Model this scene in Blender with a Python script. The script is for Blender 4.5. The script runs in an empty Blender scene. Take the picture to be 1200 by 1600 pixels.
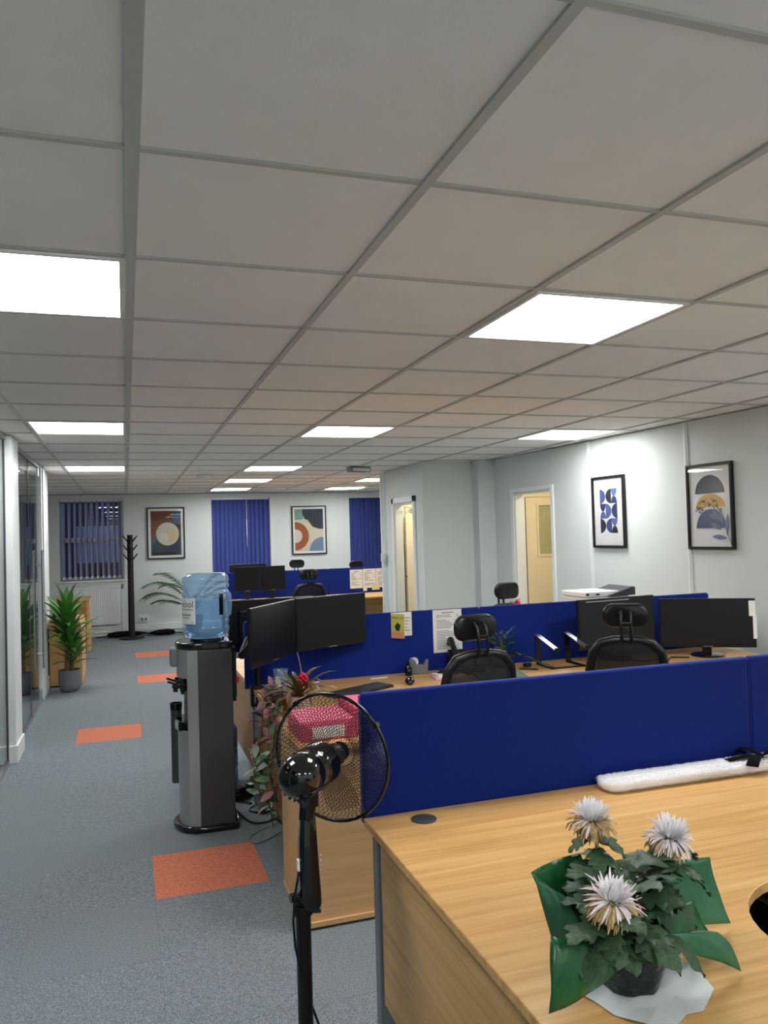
import bpy, bmesh, math, random
from mathutils import Vector, Matrix
random.seed(7)
C = bpy.context.scene.collection
SC = bpy.context.scene
PI = math.pi
R = math.radians

# ------------------------------------------------------------------ camera, world, exposure
CAMZ = 1.617
cam_d = bpy.data.cameras.new('camera')
cam = bpy.data.objects.new('camera', cam_d)
C.objects.link(cam)
SC.camera = cam
yaw, pitch, roll = .3187, .02773, -.02896
fw = Vector((math.sin(yaw)*math.cos(pitch), math.cos(yaw)*math.cos(pitch), math.sin(pitch)))
rt = Vector((math.cos(yaw), -math.sin(yaw), 0))
up = rt.cross(fw)
rt2 = rt*math.cos(roll) + up*math.sin(roll)
up2 = up*math.cos(roll) - rt*math.sin(roll)
cam.matrix_world = Matrix(((rt2.x, up2.x, -fw.x, 0), (rt2.y, up2.y, -fw.y, 0), (rt2.z, up2.z, -fw.z, CAMZ), (0, 0, 0, 1)))
cam_d.sensor_fit = 'VERTICAL'
cam_d.sensor_height = 36
cam_d.lens = 1225.47/1600*36
cam_d.clip_start = .02

W = bpy.data.worlds.new('night_sky')
SC.world = W
W.use_nodes = True
W.node_tree.nodes['Background'].inputs[0].default_value = (.05, .09, .2, 1)
W.node_tree.nodes['Background'].inputs[1].default_value = .12
PANEL_EMIT = 11.0
SC.view_settings.view_transform = 'Standard'
SC.view_settings.look = 'None'
SC.view_settings.exposure = 0.9
SC.view_settings.gamma = 1.0
SC.view_settings.use_curve_mapping = False

# ------------------------------------------------------------------ helpers
ORG = {}


def lin(c):
    if isinstance(c, str):
        c = [int(c[i:i+2], 16)/255 for i in (0, 2, 4)]
    return tuple(((x/12.92) if x <= .04045 else ((x+.055)/1.055)**2.4) for x in c)


class MB:
    """collects shapes; build() links them as one mesh object"""
    def __init__(self):
        self.v = []; self.f = []; self.m = None

    def add(self, vs, fs):
        n = len(self.v)
        if self.m is not None:
            vs = [self.m @ Vector(p) for p in vs]
        self.v += [tuple(p) for p in vs]
        self.f += [tuple(i+n for i in f) for f in fs]
        return self

    def box(self, x0, x1, y0, y1, z0, z1):
        return self.add([(x0, y0, z0), (x1, y0, z0), (x1, y1, z0), (x0, y1, z0), (x0, y0, z1), (x1, y0, z1), (x1, y1, z1), (x0, y1, z1)],
                        [(0, 3, 2, 1), (4, 5, 6, 7), (0, 1, 5, 4), (1, 2, 6, 5), (2, 3, 7, 6), (3, 0, 4, 7)])

    def obox(self, c, s, rz=0, rx=0, ry=0):
        M = Matrix.Translation(c) @ Matrix.Rotation(rz, 4, 'Z') @ Matrix.Rotation(ry, 4, 'Y') @ Matrix.Rotation(rx, 4, 'X')
        a, b, h = s[0]/2, s[1]/2, s[2]/2
        vs = [M @ Vector(p) for p in [(-a, -b, -h), (a, -b, -h), (a, b, -h), (-a, b, -h), (-a, -b, h), (a, -b, h), (a, b, h), (-a, b, h)]]
        return self.add(vs, [(0, 3, 2, 1), (4, 5, 6, 7), (0, 1, 5, 4), (1, 2, 6, 5), (2, 3, 7, 6), (3, 0, 4, 7)])

    def tube(self, path, r, n=8, cap=True):
        path = [Vector(p) for p in path]
        rs = r if isinstance(r, (list, tuple)) else [r]*len(path)
        vs = []; fs = []
        prev = None
        for i, p in enumerate(path):
            t = (path[min(i+1, len(path)-1)] - path[max(i-1, 0)]).normalized()
            if prev is None:
                a = t.cross(Vector((0, 0, 1)))
                if a.length < .01:
                    a = Vector((1, 0, 0))
                a.normalize()
            else:
                a = (prev - t*prev.dot(t))
                a = a.normalized() if a.length > 1e-6 else Vector((1, 0, 0))
            prev = a
            b = t.cross(a)
            for k in range(n):
                an = 2*PI*k/n
                vs.append(p + (a*math.cos(an) + b*math.sin(an))*rs[i])
        for i in range(len(path)-1):
            for k in range(n):
                k2 = (k+1) % n
                fs.append((i*n+k, i*n+k2, (i+1)*n+k2, (i+1)*n+k))
        if cap:
            fs.append(tuple(range(n-1, -1, -1)))
            fs.append(tuple((len(path)-1)*n+k for k in range(n)))
        return self.add(vs, fs)

    def cyl(self, p0, p1, r, n=16):
        return self.tube([p0, p1], r, n)

    def lathe(self, prof, c=(0, 0, 0), n=24, cap=True):
        vs = []; fs = []
        for (r, z) in prof:
            for k in range(n):
                a = 2*PI*k/n
                vs.append((c[0]+r*math.cos(a), c[1]+r*math.sin(a), c[2]+z))
        for i in range(len(prof)-1):
            for k in range(n):
                k2 = (k+1) % n
                fs.append((i*n+k, i*n+k2, (i+1)*n+k2, (i+1)*n+k))
        if cap:
            fs.append(tuple(range(n-1, -1, -1)))
            fs.append(tuple((len(prof)-1)*n+k for k in range(n)))
        return self.add(vs, fs)

    def prism(self, pts, z0, z1, map=None):
        """extrude a 2-D outline; map turns (a, b, h) into x, y, z"""
        n = len(pts)
        map = map or (lambda a, b, h: (a, b, h))
        vs = [map(a, b, z0) for a, b in pts] + [map(a, b, z1) for a, b in pts]
        fs = [tuple(range(n-1, -1, -1)), tuple(range(n, 2*n))]
        fs += [(i, (i+1) % n, n+(i+1) % n, n+i) for i in range(n)]
        return self.add(vs, fs)

    def patch(self, P):
        """grid of points P[i][j] as a sheet"""
        ni, nj = len(P), len(P[0])
        vs = [p for row in P for p in row]
        fs = [(i*nj+j, i*nj+j+1, (i+1)*nj+j+1, (i+1)*nj+j) for i in range(ni-1) for j in range(nj-1)]
        return self.add(vs, fs)

    def mesh(self, name):
        me = bpy.data.meshes.new(name)
        me.from_pydata(self.v, [], self.f)
        bm = bmesh.new(); bm.from_mesh(me)
        bmesh.ops.recalc_face_normals(bm, faces=bm.faces)
        bm.to_mesh(me); bm.free()
        return me

    def build(self, name, mat, parent=None, world=True, smooth=None, bevel=0, solid=0, seg=2, sub=0):
        o0 = ORG.get(parent.name, Vector((0, 0, 0))) if (parent and world) else Vector((0, 0, 0))
        if o0.length > 0:
            self.v = [(p[0]-o0.x, p[1]-o0.y, p[2]-o0.z) for p in self.v]
        me = self.mesh(name)
        ob = bpy.data.objects.new(name, me)
        C.objects.link(ob)
        me.materials.append(mat)
        if parent:
            ob.parent = parent
            ORG[ob.name] = o0.copy() if world else Vector((0, 0, 0))
        if smooth is not None:
            for p in me.polygons:
                p.use_smooth = True
            if smooth < 180:
                me.set_sharp_from_angle(angle=R(smooth))
        if solid:
            m = ob.modifiers.new('thickness', 'SOLIDIFY'); m.thickness = solid; m.offset = 0
        if sub:
            m = ob.modifiers.new('subdivision', 'SUBSURF'); m.levels = sub; m.render_levels = sub
        if bevel:
            m = ob.modifiers.new('bevel', 'BEVEL'); m.width = bevel; m.segments = seg; m.limit_method = 'ANGLE'; m.angle_limit = R(40)
        return ob


def thing(name, label, cat, loc=(0, 0, 0), rz=0, group=None):
    o = bpy.data.objects.new(name, None)
    C.objects.link(o)
    o.empty_display_size = .1
    o.location = loc; o.rotation_euler = (0, 0, rz)
    o['label'] = label; o['category'] = cat
    if group:
        o['group'] = group
    ORG[o.name] = Vector(loc)
    return o


def tag(o, label, cat, group=None):
    o['label'] = label; o['category'] = cat
    if group:
        o['group'] = group
    return o


def struct(o, label=None):
    o['kind'] = 'structure'
    if label:
        o['label'] = label
    return o


def rebase(o, loc):
    """move the origin of a top-level mesh to loc without moving the mesh"""
    loc = Vector(loc)
    o.data.transform(Matrix.Translation(-loc))
    o.location = loc
    return o


def dup(root, loc, rz, label, group=None):
    r = root.copy(); C.objects.link(r)
    r.location = loc; r.rotation_euler = (0, 0, rz)
    r['label'] = label
    if group:
        r['group'] = group
    for ch in list(root.children):
        c = ch.copy(); C.objects.link(c); c.parent = r
        for g in list(ch.children):
            d = g.copy(); C.objects.link(d); d.parent = c
    return r


def text_mesh(s, size, align='LEFT'):
    cu = bpy.data.curves.new('lettering', 'FONT')
    cu.body = s; cu.size = size; cu.align_x = align; cu.resolution_u = 3
    o = bpy.data.objects.new('lettering', cu)
    C.objects.link(o)
    dg = bpy.context.evaluated_depsgraph_get()
    me = o.evaluated_get(dg).to_mesh()
    vs = [tuple(v.co) for v in me.vertices]; fs = [tuple(p.vertices) for p in me.polygons]
    o.evaluated_get(dg).to_mesh_clear()
    bpy.data.objects.remove(o); bpy.data.curves.remove(cu)
    return vs, fs


# ------------------------------------------------------------------ materials
def mat(name, col, rough=.5, metal=0, noise=None, bump=None, spec=.5, coat=0, trans=0, ior=1.45, alpha=1, sheen=0, emit=0, stretch=None):
    m = bpy.data.materials.new(name); m.use_nodes = True
    nt = m.node_tree; b = nt.nodes['Principled BSDF']
    c = lin(col)
    b.inputs['Base Color'].default_value = (*c, 1)
    b.inputs['Roughness'].default_value = rough
    b.inputs['Metallic'].default_value = metal
    b.inputs['Specular IOR Level'].default_value = spec
    b.inputs['Coat Weight'].default_value = coat
    b.inputs['Transmission Weight'].default_value = trans
    b.inputs['IOR'].default_value = ior
    b.inputs['Alpha'].default_value = alpha
    if sheen:
        b.inputs['Sheen Weight'].default_value = sheen
    if emit:
        b.inputs['Emission Color'].default_value = (*c, 1)
        b.inputs['Emission Strength'].default_value = emit
    if noise or bump:
        tc = nt.nodes.new('ShaderNodeTexCoord')
        oi = nt.nodes.new('ShaderNodeObjectInfo')
        ad = nt.nodes.new('ShaderNodeVectorMath'); ad.operation = 'ADD'
        sc = nt.nodes.new('ShaderNodeVectorMath'); sc.operation = 'SCALE'; sc.inputs[0].default_value = (37, 17, 29)
        nt.links.new(oi.outputs['Random'], sc.inputs['Scale'])
        nt.links.new(tc.outputs['Object'], ad.inputs[0]); nt.links.new(sc.outputs[0], ad.inputs[1])
        src = ad.outputs[0]
        if stretch:
            mp = nt.nodes.new('ShaderNodeMapping'); mp.inputs['Scale'].default_value = stretch
            nt.links.new(src, mp.inputs[0]); src = mp.outputs[0]
    if noise:
        nz = nt.nodes.new('ShaderNodeTexNoise'); nz.inputs['Scale'].default_value = noise[0]; nz.inputs['Detail'].default_value = 3
        nt.links.new(src, nz.inputs['Vector'])
        rp = nt.nodes.new('ShaderNodeValToRGB')
        c2 = lin(noise[1])
        rp.color_ramp.elements[0].color = (*c, 1); rp.color_ramp.elements[1].color = (*c2, 1)
        lo, hi = noise[2] if len(noise) > 2 else (.35, .65)
        rp.color_ramp.elements[0].position = lo; rp.color_ramp.elements[1].position = hi
        nt.links.new(nz.outputs['Fac'], rp.inputs[0]); nt.links.new(rp.outputs[0], b.inputs['Base Color'])
    if bump:
        n2 = nt.nodes.new('ShaderNodeTexNoise'); n2.inputs['Scale'].default_value = bump[0]; n2.inputs['Detail'].default_value = 2
        bp = nt.nodes.new('ShaderNodeBump'); bp.inputs['Strength'].default_value = bump[1]; bp.inputs['Distance'].default_value = bump[2] if len(bump) > 2 else .002
        nt.links.new(src, n2.inputs['Vector']); nt.links.new(n2.outputs['Fac'], bp.inputs['Height']); nt.links.new(bp.outputs[0], b.inputs['Normal'])
    return m


def wood(name, a, b_, c_, axis='X', rough=.38, scale=1.0):
    m = bpy.data.materials.new(name); m.use_nodes = True
    nt = m.node_tree; b = nt.nodes['Principled BSDF']
    b.inputs['Roughness'].default_value = rough
    b.inputs['Specular IOR Level'].default_value = .4
    tc = nt.nodes.new('ShaderNodeTexCoord')
    mp = nt.nodes.new('ShaderNodeMapping')
    mp.inputs['Scale'].default_value = {'X': (1.2*scale, 26*scale, 26*scale), 'Y': (26*scale, 1.2*scale, 26*scale), 'Z': (26*scale, 26*scale, 1.2*scale)}[axis]
    nt.links.new(tc.outputs['Object'], mp.inputs[0])
    nz = nt.nodes.new('ShaderNodeTexNoise'); nz.inputs['Scale'].default_value = 1.3; nz.inputs['Detail'].default_value = 5; nz.inputs['Roughness'].default_value = .6; nz.inputs['Distortion'].default_value = .4
    nt.links.new(mp.outputs[0], nz.inputs['Vector'])
    rp = nt.nodes.new('ShaderNodeValToRGB')
    e = rp.color_ramp.elements
    e[0].position = .3; e[0].color = (*lin(a), 1); e[1].position = .72; e[1].color = (*lin(c_), 1)
    x = e.new(.5); x.color = (*lin(b_), 1)
    nt.links.new(nz.outputs['Fac'], rp.inputs[0]); nt.links.new(rp.outputs[0], b.inputs['Base Color'])
    return m


def thin_fresnel(nt, ior):
    """the same reflectance from either side of an unrefracting sheet"""
    ge = nt.nodes.new('ShaderNodeNewGeometry')
    mr = nt.nodes.new('ShaderNodeMapRange')
    mr.inputs['To Min'].default_value = ior; mr.inputs['To Max'].default_value = 1/ior
    nt.links.new(ge.outputs['Backfacing'], mr.inputs['Value'])
    fr = nt.nodes.new('ShaderNodeFresnel')
    nt.links.new(mr.outputs[0], fr.inputs['IOR'])
    return fr


def glass_mat(name, tint, rough=0.0, ior=1.5):
    m = bpy.data.materials.new(name); m.use_nodes = True
    nt = m.node_tree; nt.nodes.remove(nt.nodes['Principled BSDF'])
    out = nt.nodes['Material Output']
    tr = nt.nodes.new('ShaderNodeBsdfTransparent'); tr.inputs[0].default_value = (*tint, 1)
    gl = nt.nodes.new('ShaderNodeBsdfGlossy'); gl.inputs['Roughness'].default_value = rough; gl.inputs['Color'].default_value = (.95, .97, .97, 1)
    fr = thin_fresnel(nt, ior)
    mx = nt.nodes.new('ShaderNodeMixShader')
    nt.links.new(fr.outputs[0], mx.inputs[0]); nt.links.new(tr.outputs[0], mx.inputs[1]); nt.links.new(gl.outputs[0], mx.inputs[2])
    nt.links.new(mx.outputs[0], out.inputs[0])
    return m


M = {}
M['wall'] = mat('painted_wall', 'd8dedb', .75, bump=(60, .05))
M['wall_cream'] = mat('cream_wall', 'efe2c4', .7)
M['white'] = mat('white_paint', 'e8eceb', .4)
M['white_plastic'] = mat('white_plastic', 'e4e6e4', .35)
M['tile'] = mat('mineral_tile', 'f2f1ee', .9, noise=(5, 'f6f5f2', (.3, .7)), bump=(260, .25, .002))
M['bar'] = mat('grid_bar', 'c2c3bf', .5)  # greyer than the tiles: shadow along the grid put into the colour
M['carpet'] = mat('grey_carpet', '5e656a', .95, noise=(230, '9aa3a9', (.34, .68)), bump=(260, .35, .002), spec=.1)
M['carpet_o'] = mat('orange_carpet', 'b8604a', .95, noise=(230, 'e89878', (.34, .68)), bump=(260, .35, .002), spec=.1)
M['wood'] = wood('beech_laminate', 'c08f50', 'd6a765', 'e3ba7b', 'X')
M['woodY'] = wood('beech_laminate_y', 'c08f50', 'd6a765', 'e3ba7b', 'Y')
M['woodZ'] = wood('beech_laminate_z', 'b98a50', 'cda168', 'd8b27a', 'Z')
M['wood_dk'] = wood('oak_panel', '9a6c39', 'a97a43', 'b58750', 'Y')
M['wood_edge'] = wood('beech_edge', 'cfa067', 'd9ae78', 'e0b987', 'X')
M['blue'] = mat('blue_fabric', '0e2577', .92, noise=(500, '152f8a'), bump=(900, .25, .001), spec=.15, sheen=.15)
M['steel_grey'] = mat('grey_steel', '7d8287', .42, metal=.25)
M['dark_steel'] = mat('dark_grey_steel', '4a4d52', .4, metal=.3)
M['black'] = mat('black_plastic', '0c0c0d', .38)
M['black_gloss'] = mat('black_gloss_plastic', '08090a', .12, coat=.6)
M['black_matte'] = mat('black_matte', '101012', .75)
M['black_fabric'] = mat('black_fabric', '0d0d10', .95, bump=(700, .4, .001), spec=.2)
M['screen'] = mat('monitor_screen', '0b0c0f', .28, spec=.45)
M['screen_matte'] = mat('grey_screen', '15161a', .42, spec=.5)
M['chrome'] = mat('chrome', 'c8c8c8', .18, metal=1)
M['alu'] = mat('brushed_aluminium', 'b0b3b6', .35, metal=.9)
M['panel_light'] = mat('light_diffuser', 'ffffff', .6, emit=PANEL_EMIT)
M['glass'] = glass_mat('clear_glass', (.80, .84, .84), 0, 1.55)
M['pane'] = glass_mat('picture_glass', (.97, .97, .97), 0, 1.3)
M['night_pane'] = glass_mat('window_pane', (.8, .85, .95), 0, 1.4)
M['blind'] = mat('blue_blind', '414f9a', .8, noise=(3, '3c4a90'))
M['blind_g'] = mat('lavender_blind', '8c88a6', .8)
M['paper'] = mat('white_paper', 'f0f1ee', .8)
M['tissue'] = mat('tissue_paper', 'e6ecec', .6, noise=(9, 'd8e0e0'), bump=(14, .6, .01))
M['ink'] = mat('grey_ink', '6d7076', .8)
M['ink_dk'] = mat('dark_ink', '1d2433', .8)
M['yellow_note'] = mat('yellow_note', 'f0e38c', .8)
M['pink'] = mat('pink_card', 'e0607e', .6)
M['pink2'] = mat('pink_paper', 'f0b9c6', .7)
M['green_folder'] = mat('green_folder', '4e7057', .6)
M['leaf'] = mat('glossy_leaf', '2f6226', .38, noise=(7, '4f8a33', (.3, .7)), spec=.5)
M['leaf_dk'] = mat('dark_leaf', '2f4c30', .5, noise=(16, '4d6c4a', (.3, .75)))
M['leaf_palm'] = mat('palm_leaf', '2f4f2c', .5)
M['leaf_grey'] = mat('trailing_leaf', '6a7a66', .5, noise=(20, '8a9a86'))
M['leaf_purple'] = mat('purple_leaf', '7a4a52', .5, noise=(18, '9a6a6c'))
M['leaf_cream'] = mat('dried_leaf', 'c9a878', .6)
M['leaf_brom'] = mat('bromeliad_leaf', '4f5a2c', .4, noise=(12, '7c5a45'))
M['stem'] = mat('green_stem', '4a5a32', .6)
M['cane'] = mat('brown_cane', '6a5238', .8, noise=(30, '8a7050'))
M['soil'] = mat('soil', '4a3728', .95, noise=(50, '7a5c42'), bump=(60, .8, .01))
M['pot_grey'] = mat('grey_pot', '6c6c74', .7, noise=(8, '74747c'))
M['pot_cream'] = mat('cream_pot', 'c9b9a6', .6)
M['terracotta'] = mat('terracotta', 'a0522d', .7)
M['red'] = mat('red_bract', 'c01a3a', .5)
M['wrap'] = mat('green_wrap', '184f28', .3, noise=(6, '246b38', (.3, .7)), bump=(22, .5, .01), spec=.6)
M['wrap_in'] = mat('green_wrap_dull', '2a6040', .36, noise=(6, '427c58', (.3, .7)), bump=(22, .5, .01))
M['sleeve'] = mat('dark_sleeve', '0a1410', .3, bump=(30, .9, .01), spec=.6)
M['petal_w'] = mat('white_petal', 'ffffff', .7, noise=(60, 'faf4f6'))
M['petal_l'] = mat('lilac_petal', 'e6d8de', .6, noise=(60, 'f4ecec'))
M['petal_t'] = mat('tan_petal', 'b08a54', .7, noise=(90, 'd8bd90'))
M['calyx'] = mat('calyx', '5a6a3a', .6)
M['fleece'] = mat('white_fleece', 'ffffff', .95, spec=.1)
M['cooler_front'] = mat('silver_grey', 'a3a5a7', .34, metal=.25)
M['cooler_side'] = mat('charcoal_panel', '4a4d50', .35, metal=.3)
M['blue_plastic'] = mat('blue_plastic', '3f86c2', .3, alpha=1)
M['red_plastic'] = mat('red_plastic', 'c02030', .4)
M['brick_wall'] = mat('night_brick', '4a2a3a', .9)
M['cup'] = mat('pale_blue_plastic', '7f93c8', .35)
M['cream_door'] = mat('cream_door', 'efe6cf', .5)
M['coat_wood'] = mat('dark_brown_wood', '1f1714', .6)
M['mesh'] = mat('chair_mesh', '0e0e10', .8, alpha=.75)
M['blade'] = glass_mat('smoked_blade', (.66, .66, .64), .3, 1.12)
M['cloth_pink'] = mat('pink_cloth', 'd02a50', .9, noise=(60, 'e06a80'))
M['cloth_blue'] = mat('patterned_cloth', 'dfe4f2', .9, noise=(90, '5a6ab0'))


def bottle_mat():
    m = bpy.data.materials.new('blue_bottle'); m.use_nodes = True
    nt = m.node_tree; nt.nodes.remove(nt.nodes['Principled BSDF'])
    out = nt.nodes['Material Output']
    tr = nt.nodes.new('ShaderNodeBsdfTransparent'); tr.inputs[0].default_value = (.62, .77, .90, 1)
    gl = nt.nodes.new('ShaderNodeBsdfGlossy'); gl.inputs['Roughness'].default_value = .06; gl.inputs['Color'].default_value = (.9, .95, 1, 1)
    df = nt.nodes.new('ShaderNodeBsdfTranslucent'); df.inputs[0].default_value = (.60, .77, .93, 1)
    d2 = nt.nodes.new('ShaderNodeBsdfDiffuse'); d2.inputs[0].default_value = (.55, .72, .90, 1)
    a0 = nt.nodes.new('ShaderNodeMixShader'); a0.inputs[0].default_value = .5
    nt.links.new(df.outputs[0], a0.inputs[1]); nt.links.new(d2.outputs[0], a0.inputs[2])
    a = nt.nodes.new('ShaderNodeMixShader'); a.inputs[0].default_value = .26
    nt.links.new(tr.outputs[0], a.inputs[1]); nt.links.new(a0.outputs[0], a.inputs[2])
    fr = thin_fresnel(nt, 1.45)
    mx = nt.nodes.new('ShaderNodeMixShader')
    nt.links.new(fr.outputs[0], mx.inputs[0]); nt.links.new(a.outputs[0], mx.inputs[1]); nt.links.new(gl.outputs[0], mx.inputs[2])
    nt.links.new(mx.outputs[0], out.inputs[0])
    return m


M['bottle'] = bottle_mat()

# ------------------------------------------------------------------ room shell
CE = 2.433            # underside of the suspended ceiling
YB = 14.35            # window wall
YF = -1.4             # unseen wall behind the viewer, set close to bounce light onto the ceiling
TX0, TY0, TP = .0277, 1.692, .66     # ceiling grid

# floor: slab, woven carpet tiles along the aisle, carpet field elsewhere
fl = struct(MB().box(-4, 6.2, YF-.1, YB+.1, -.2, -.008).build('floor', M['carpet']), 'grey flecked carpet tile floor with a few orange tiles')
CT = .515
cx0, cy0 = .097, 3.735
tmesh = None
orange = {(0, 0), (-1, 6), (0, 11), (0, 15)}
cols = range(-3, 2)
j0, j1 = -4, 20
for i in cols:
    for j in range(j0, j1):
        if tmesh is None:
            b = MB(); h = CT/2-.0004
            b.box(-h, h, -h, h, -.008, 0)
            tmesh = b.mesh('carpet_tile')
            tmesh.materials.append(M['carpet'])
            om = tmesh.copy(); om.materials[0] = M['carpet_o']
        o = bpy.data.objects.new('carpet_tile', om if (i, j) in orange else tmesh)
        C.objects.link(o); o.parent = fl
        o.location = (cx0+(i+.5)*CT, cy0+(j+.5)*CT, 0)
        o.rotation_euler = (0, 0, PI/2*((i+j) % 2))
        if (i, j) in orange:
            o['label'] = 'orange carpet tile'
xa, xb = cx0-3*CT, cx0+2*CT
ya, yb = cy0+j0*CT, cy0+j1*CT
b = MB().box(xb, 6.1, YF, YB, -.008, 0).box(-3.9, xa, YF, YB, -.008, 0).box(xa, xb, YF, ya, -.008, 0).box(xa, xb, yb, YB, -.008, 0)
b.build('carpet_field', M['carpet'], fl)

# ceiling: slab, mineral tiles, T bars
ce = struct(MB().box(-4, 6.2, YF-.1, YB+.1, CE+.05, CE+.2).build('ceiling', M['tile']), 'suspended ceiling of square mineral tiles in a white grid')
LIGHTS = {(-1, 1): 'large bright square ceiling light cut off by the left edge of the picture',
          (2, 1): 'large bright square ceiling light overhead nearest the pale right-hand desks',
          (-1, 6): 'bright ceiling light over the aisle, above the glass partition post',
          (2, 6): 'middle ceiling light of the row level with the near glass post',
          (5, 6): 'ceiling light nearest the right wall with the two blue prints',
          (-1, 11): 'far small ceiling light over the aisle in front of the coat stand',
          (2, 11): 'nearest of the three far ceiling lights above the twin dark monitors',
          (2, 14): 'second of the three far ceiling lights above the twin dark monitors',
          (2, 17): 'third, farthest of the ceiling lights above the twin dark monitors',
          (5, 14): 'far ceiling light beside the corner of the doorway block',
          (5, 17): 'farthest ceiling light in front of the rightmost blue blind'}
HIDDEN_LIGHTS = [(5, 1), (-1, -4), (2, -4), (5, -4)]
cells = [(i, j) for i in range(-2, 7) for j in range(-4, 20)] + [(i, j) for i in (-4, -3, 7, 8) for j in range(12, 20)]
h = TP/2-.0075
b = MB().box(-h, h, -h, h, 0, .016)
tm = b.mesh('ceiling_tile'); tm.materials.append(M['tile'])
for (i, j) in cells:
    if (i, j) in LIGHTS or (i, j) in HIDDEN_LIGHTS:
        continue
    o = bpy.data.objects.new('ceiling_tile', tm)
    C.objects.link(o); o.parent = ce
    o.location = (TX0+(i+.5)*TP, TY0+(j+.5)*TP, CE+.008)
for i in range(-2, 8):
    w = .0155 if i == 0 else .012
    MB().box(TX0+i*TP-w, TX0+i*TP+w, YF, YB, CE, CE+.03).build('grid_bar', M['bar'], ce)
for i in (-4, -3, 8, 9):
    MB().box(TX0+i*TP-.0135, TX0+i*TP+.0135, TY0+12*TP, YB, CE, CE+.03).build('grid_bar', M['bar'], ce)
for j in range(-4, 20):
    xl, xr = (TX0-4*TP, TX0+9*TP) if j >= 12 else (TX0-2*TP, TX0+7*TP)
    y = TY0+j*TP
    MB().box(xl, xr, y-.0085, y+.0085, CE+.001, CE+.03).build('grid_bar', M['bar'], ce)

# ceiling lights
lroot = None
OFFICE = [(-2.3, 4.9), (-2.3, 2.2), (-2.3, -.2)]  # unseen office lights, added to brighten the glass and bounce into the room


def make_light(loc, label, group):
    t = thing('ceiling_light', label, 'ceiling light', loc, 0, group)
    s = TP/2-.014; q = s-.018
    b = MB()
    b.box(-s, s, -s, -q, -.003, .03).box(-s, s, q, s, -.003, .03).box(-s, -q, -q, q, -.003, .03).box(q, s, -q, q, -.003, .03)
    b.build('frame', M['white'], t, world=False)
    MB().box(-q, q, -q, q, .004, .02).build('diffuser', M['panel_light'], t, world=False)
    return t


for (i, j), lab in LIGHTS.items():
    loc = (TX0+(i+.5)*TP, TY0+(j+.5)*TP, CE)
    if lroot is None:
        lroot = make_light(loc, lab, 'square ceiling lights')
    else:
        dup(lroot, loc, 0, lab)
for (i, j) in HIDDEN_LIGHTS:
    dup(lroot, (TX0+(i+.5)*TP, TY0+(j+.5)*TP, CE), 0, 'square ceiling light outside the picture, over the near desks', 'ceiling lights out of view')

for (x, y) in OFFICE:
    dup(lroot, (x, y, CE-.003), 0, 'added ceiling light inside the glazed office, out of the picture', 'added ceiling lights in the office')

# window wall with three openings
WIN = [(-1.07, -.035), (1.47, 2.53), (4.04, 5.1)]
WZ0, WZ1 = .965, 2.355
b = MB()
xs = [-4] + [v for w in WIN for v in w] + [6.0]
for k in range(0, len(xs), 2):
    b.box(xs[k], xs[k+1], YB, YB+.28, 0, CE)
for (a, c) in WIN:
    b.box(a, c, YB, YB+.28, 0, WZ0).box(a, c, YB, YB+.28, WZ1, CE)
struct(b.build('wall_back', M['wall']), 'white end wall with three blinded windows')
# right wall, very slightly out of square with the desks
WA = math.atan2(.205, 3.6)
wr_loc = Vector((4.275, 4.39, 0))
dv = Vector((-math.sin(WA), math.cos(WA), 0)); nv = Vector((math.cos(WA), math.sin(WA), 0))


def wp(u, d=0, z=0):
    """point on the right wall: u along it, d into the room"""
    p = wr_loc + dv*u - nv*d
    return Vector((p.x, p.y, z))


D2A, D2B = 2.66, 3.385       # doorway in the right wall
b = MB().box(0, .12, -6.0, D2A, 0, CE).box(0, .12, D2B, 3.86, 0, CE).box(0, .12, D2A, D2B, 2.025, CE)
wr = struct(b.build('wall_right', M['wall']), 'pale right wall of joined panels with two blue framed prints')
wr.location = wr_loc; wr.rotation_euler = (0, 0, WA)
n = 0
for u in (.745, 2.01, -.52, -1.8):
    n += 1
    t = struct(MB().box(-.012, 0, u-.02, u+.02, 0, CE-.001).box(-.018, 0, u-.006, u+.006, 0, CE-.001).build('trim_%d' % n, M['white']), 'vertical white cover strip between wall panels')
    t.location = wr_loc; t.rotation_euler = (0, 0, WA)
# wall behind the viewer, doorway block, far side walls
struct(MB().box(-4, 6, YF-.1, YF, 0, CE).build('wall_front', M['wall']))
D1A, D1B = 8.74, 9.44
b = MB()
b.box(3.26, 3.36, 8.44, D1A, 0, CE).box(3.26, 3.36, D1B, 9.86, 0, CE).box(3.26, 3.36, D1A, D1B, 1.99, CE)
struct(b.build('wall_recess', M['wall']), 'short white wall with a narrow doorway')
struct(MB().box(3.225, 4.1, 8.36, 8.44, 0, CE).build('wall_facing', M['wall']), 'plain white wall beside the pilaster')
struct(MB().box(3.85, 4.14, 8.2, 8.36, 0, CE).build('wall_pilaster', M['wall']), 'shallow white pilaster in the corner')
struct(MB().box(3.36, 6.0, 9.78, 9.86, 0, CE).build('wall_block', M['wall']))
struct(MB().box(5.92, 6.0, 6.4, YB, 0, CE).build('wall_side', M['wall']))
struct(MB().box(-2.7, -2.6, 9.98, YB, 0, CE).build('wall_alcove', M['wall']))
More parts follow.
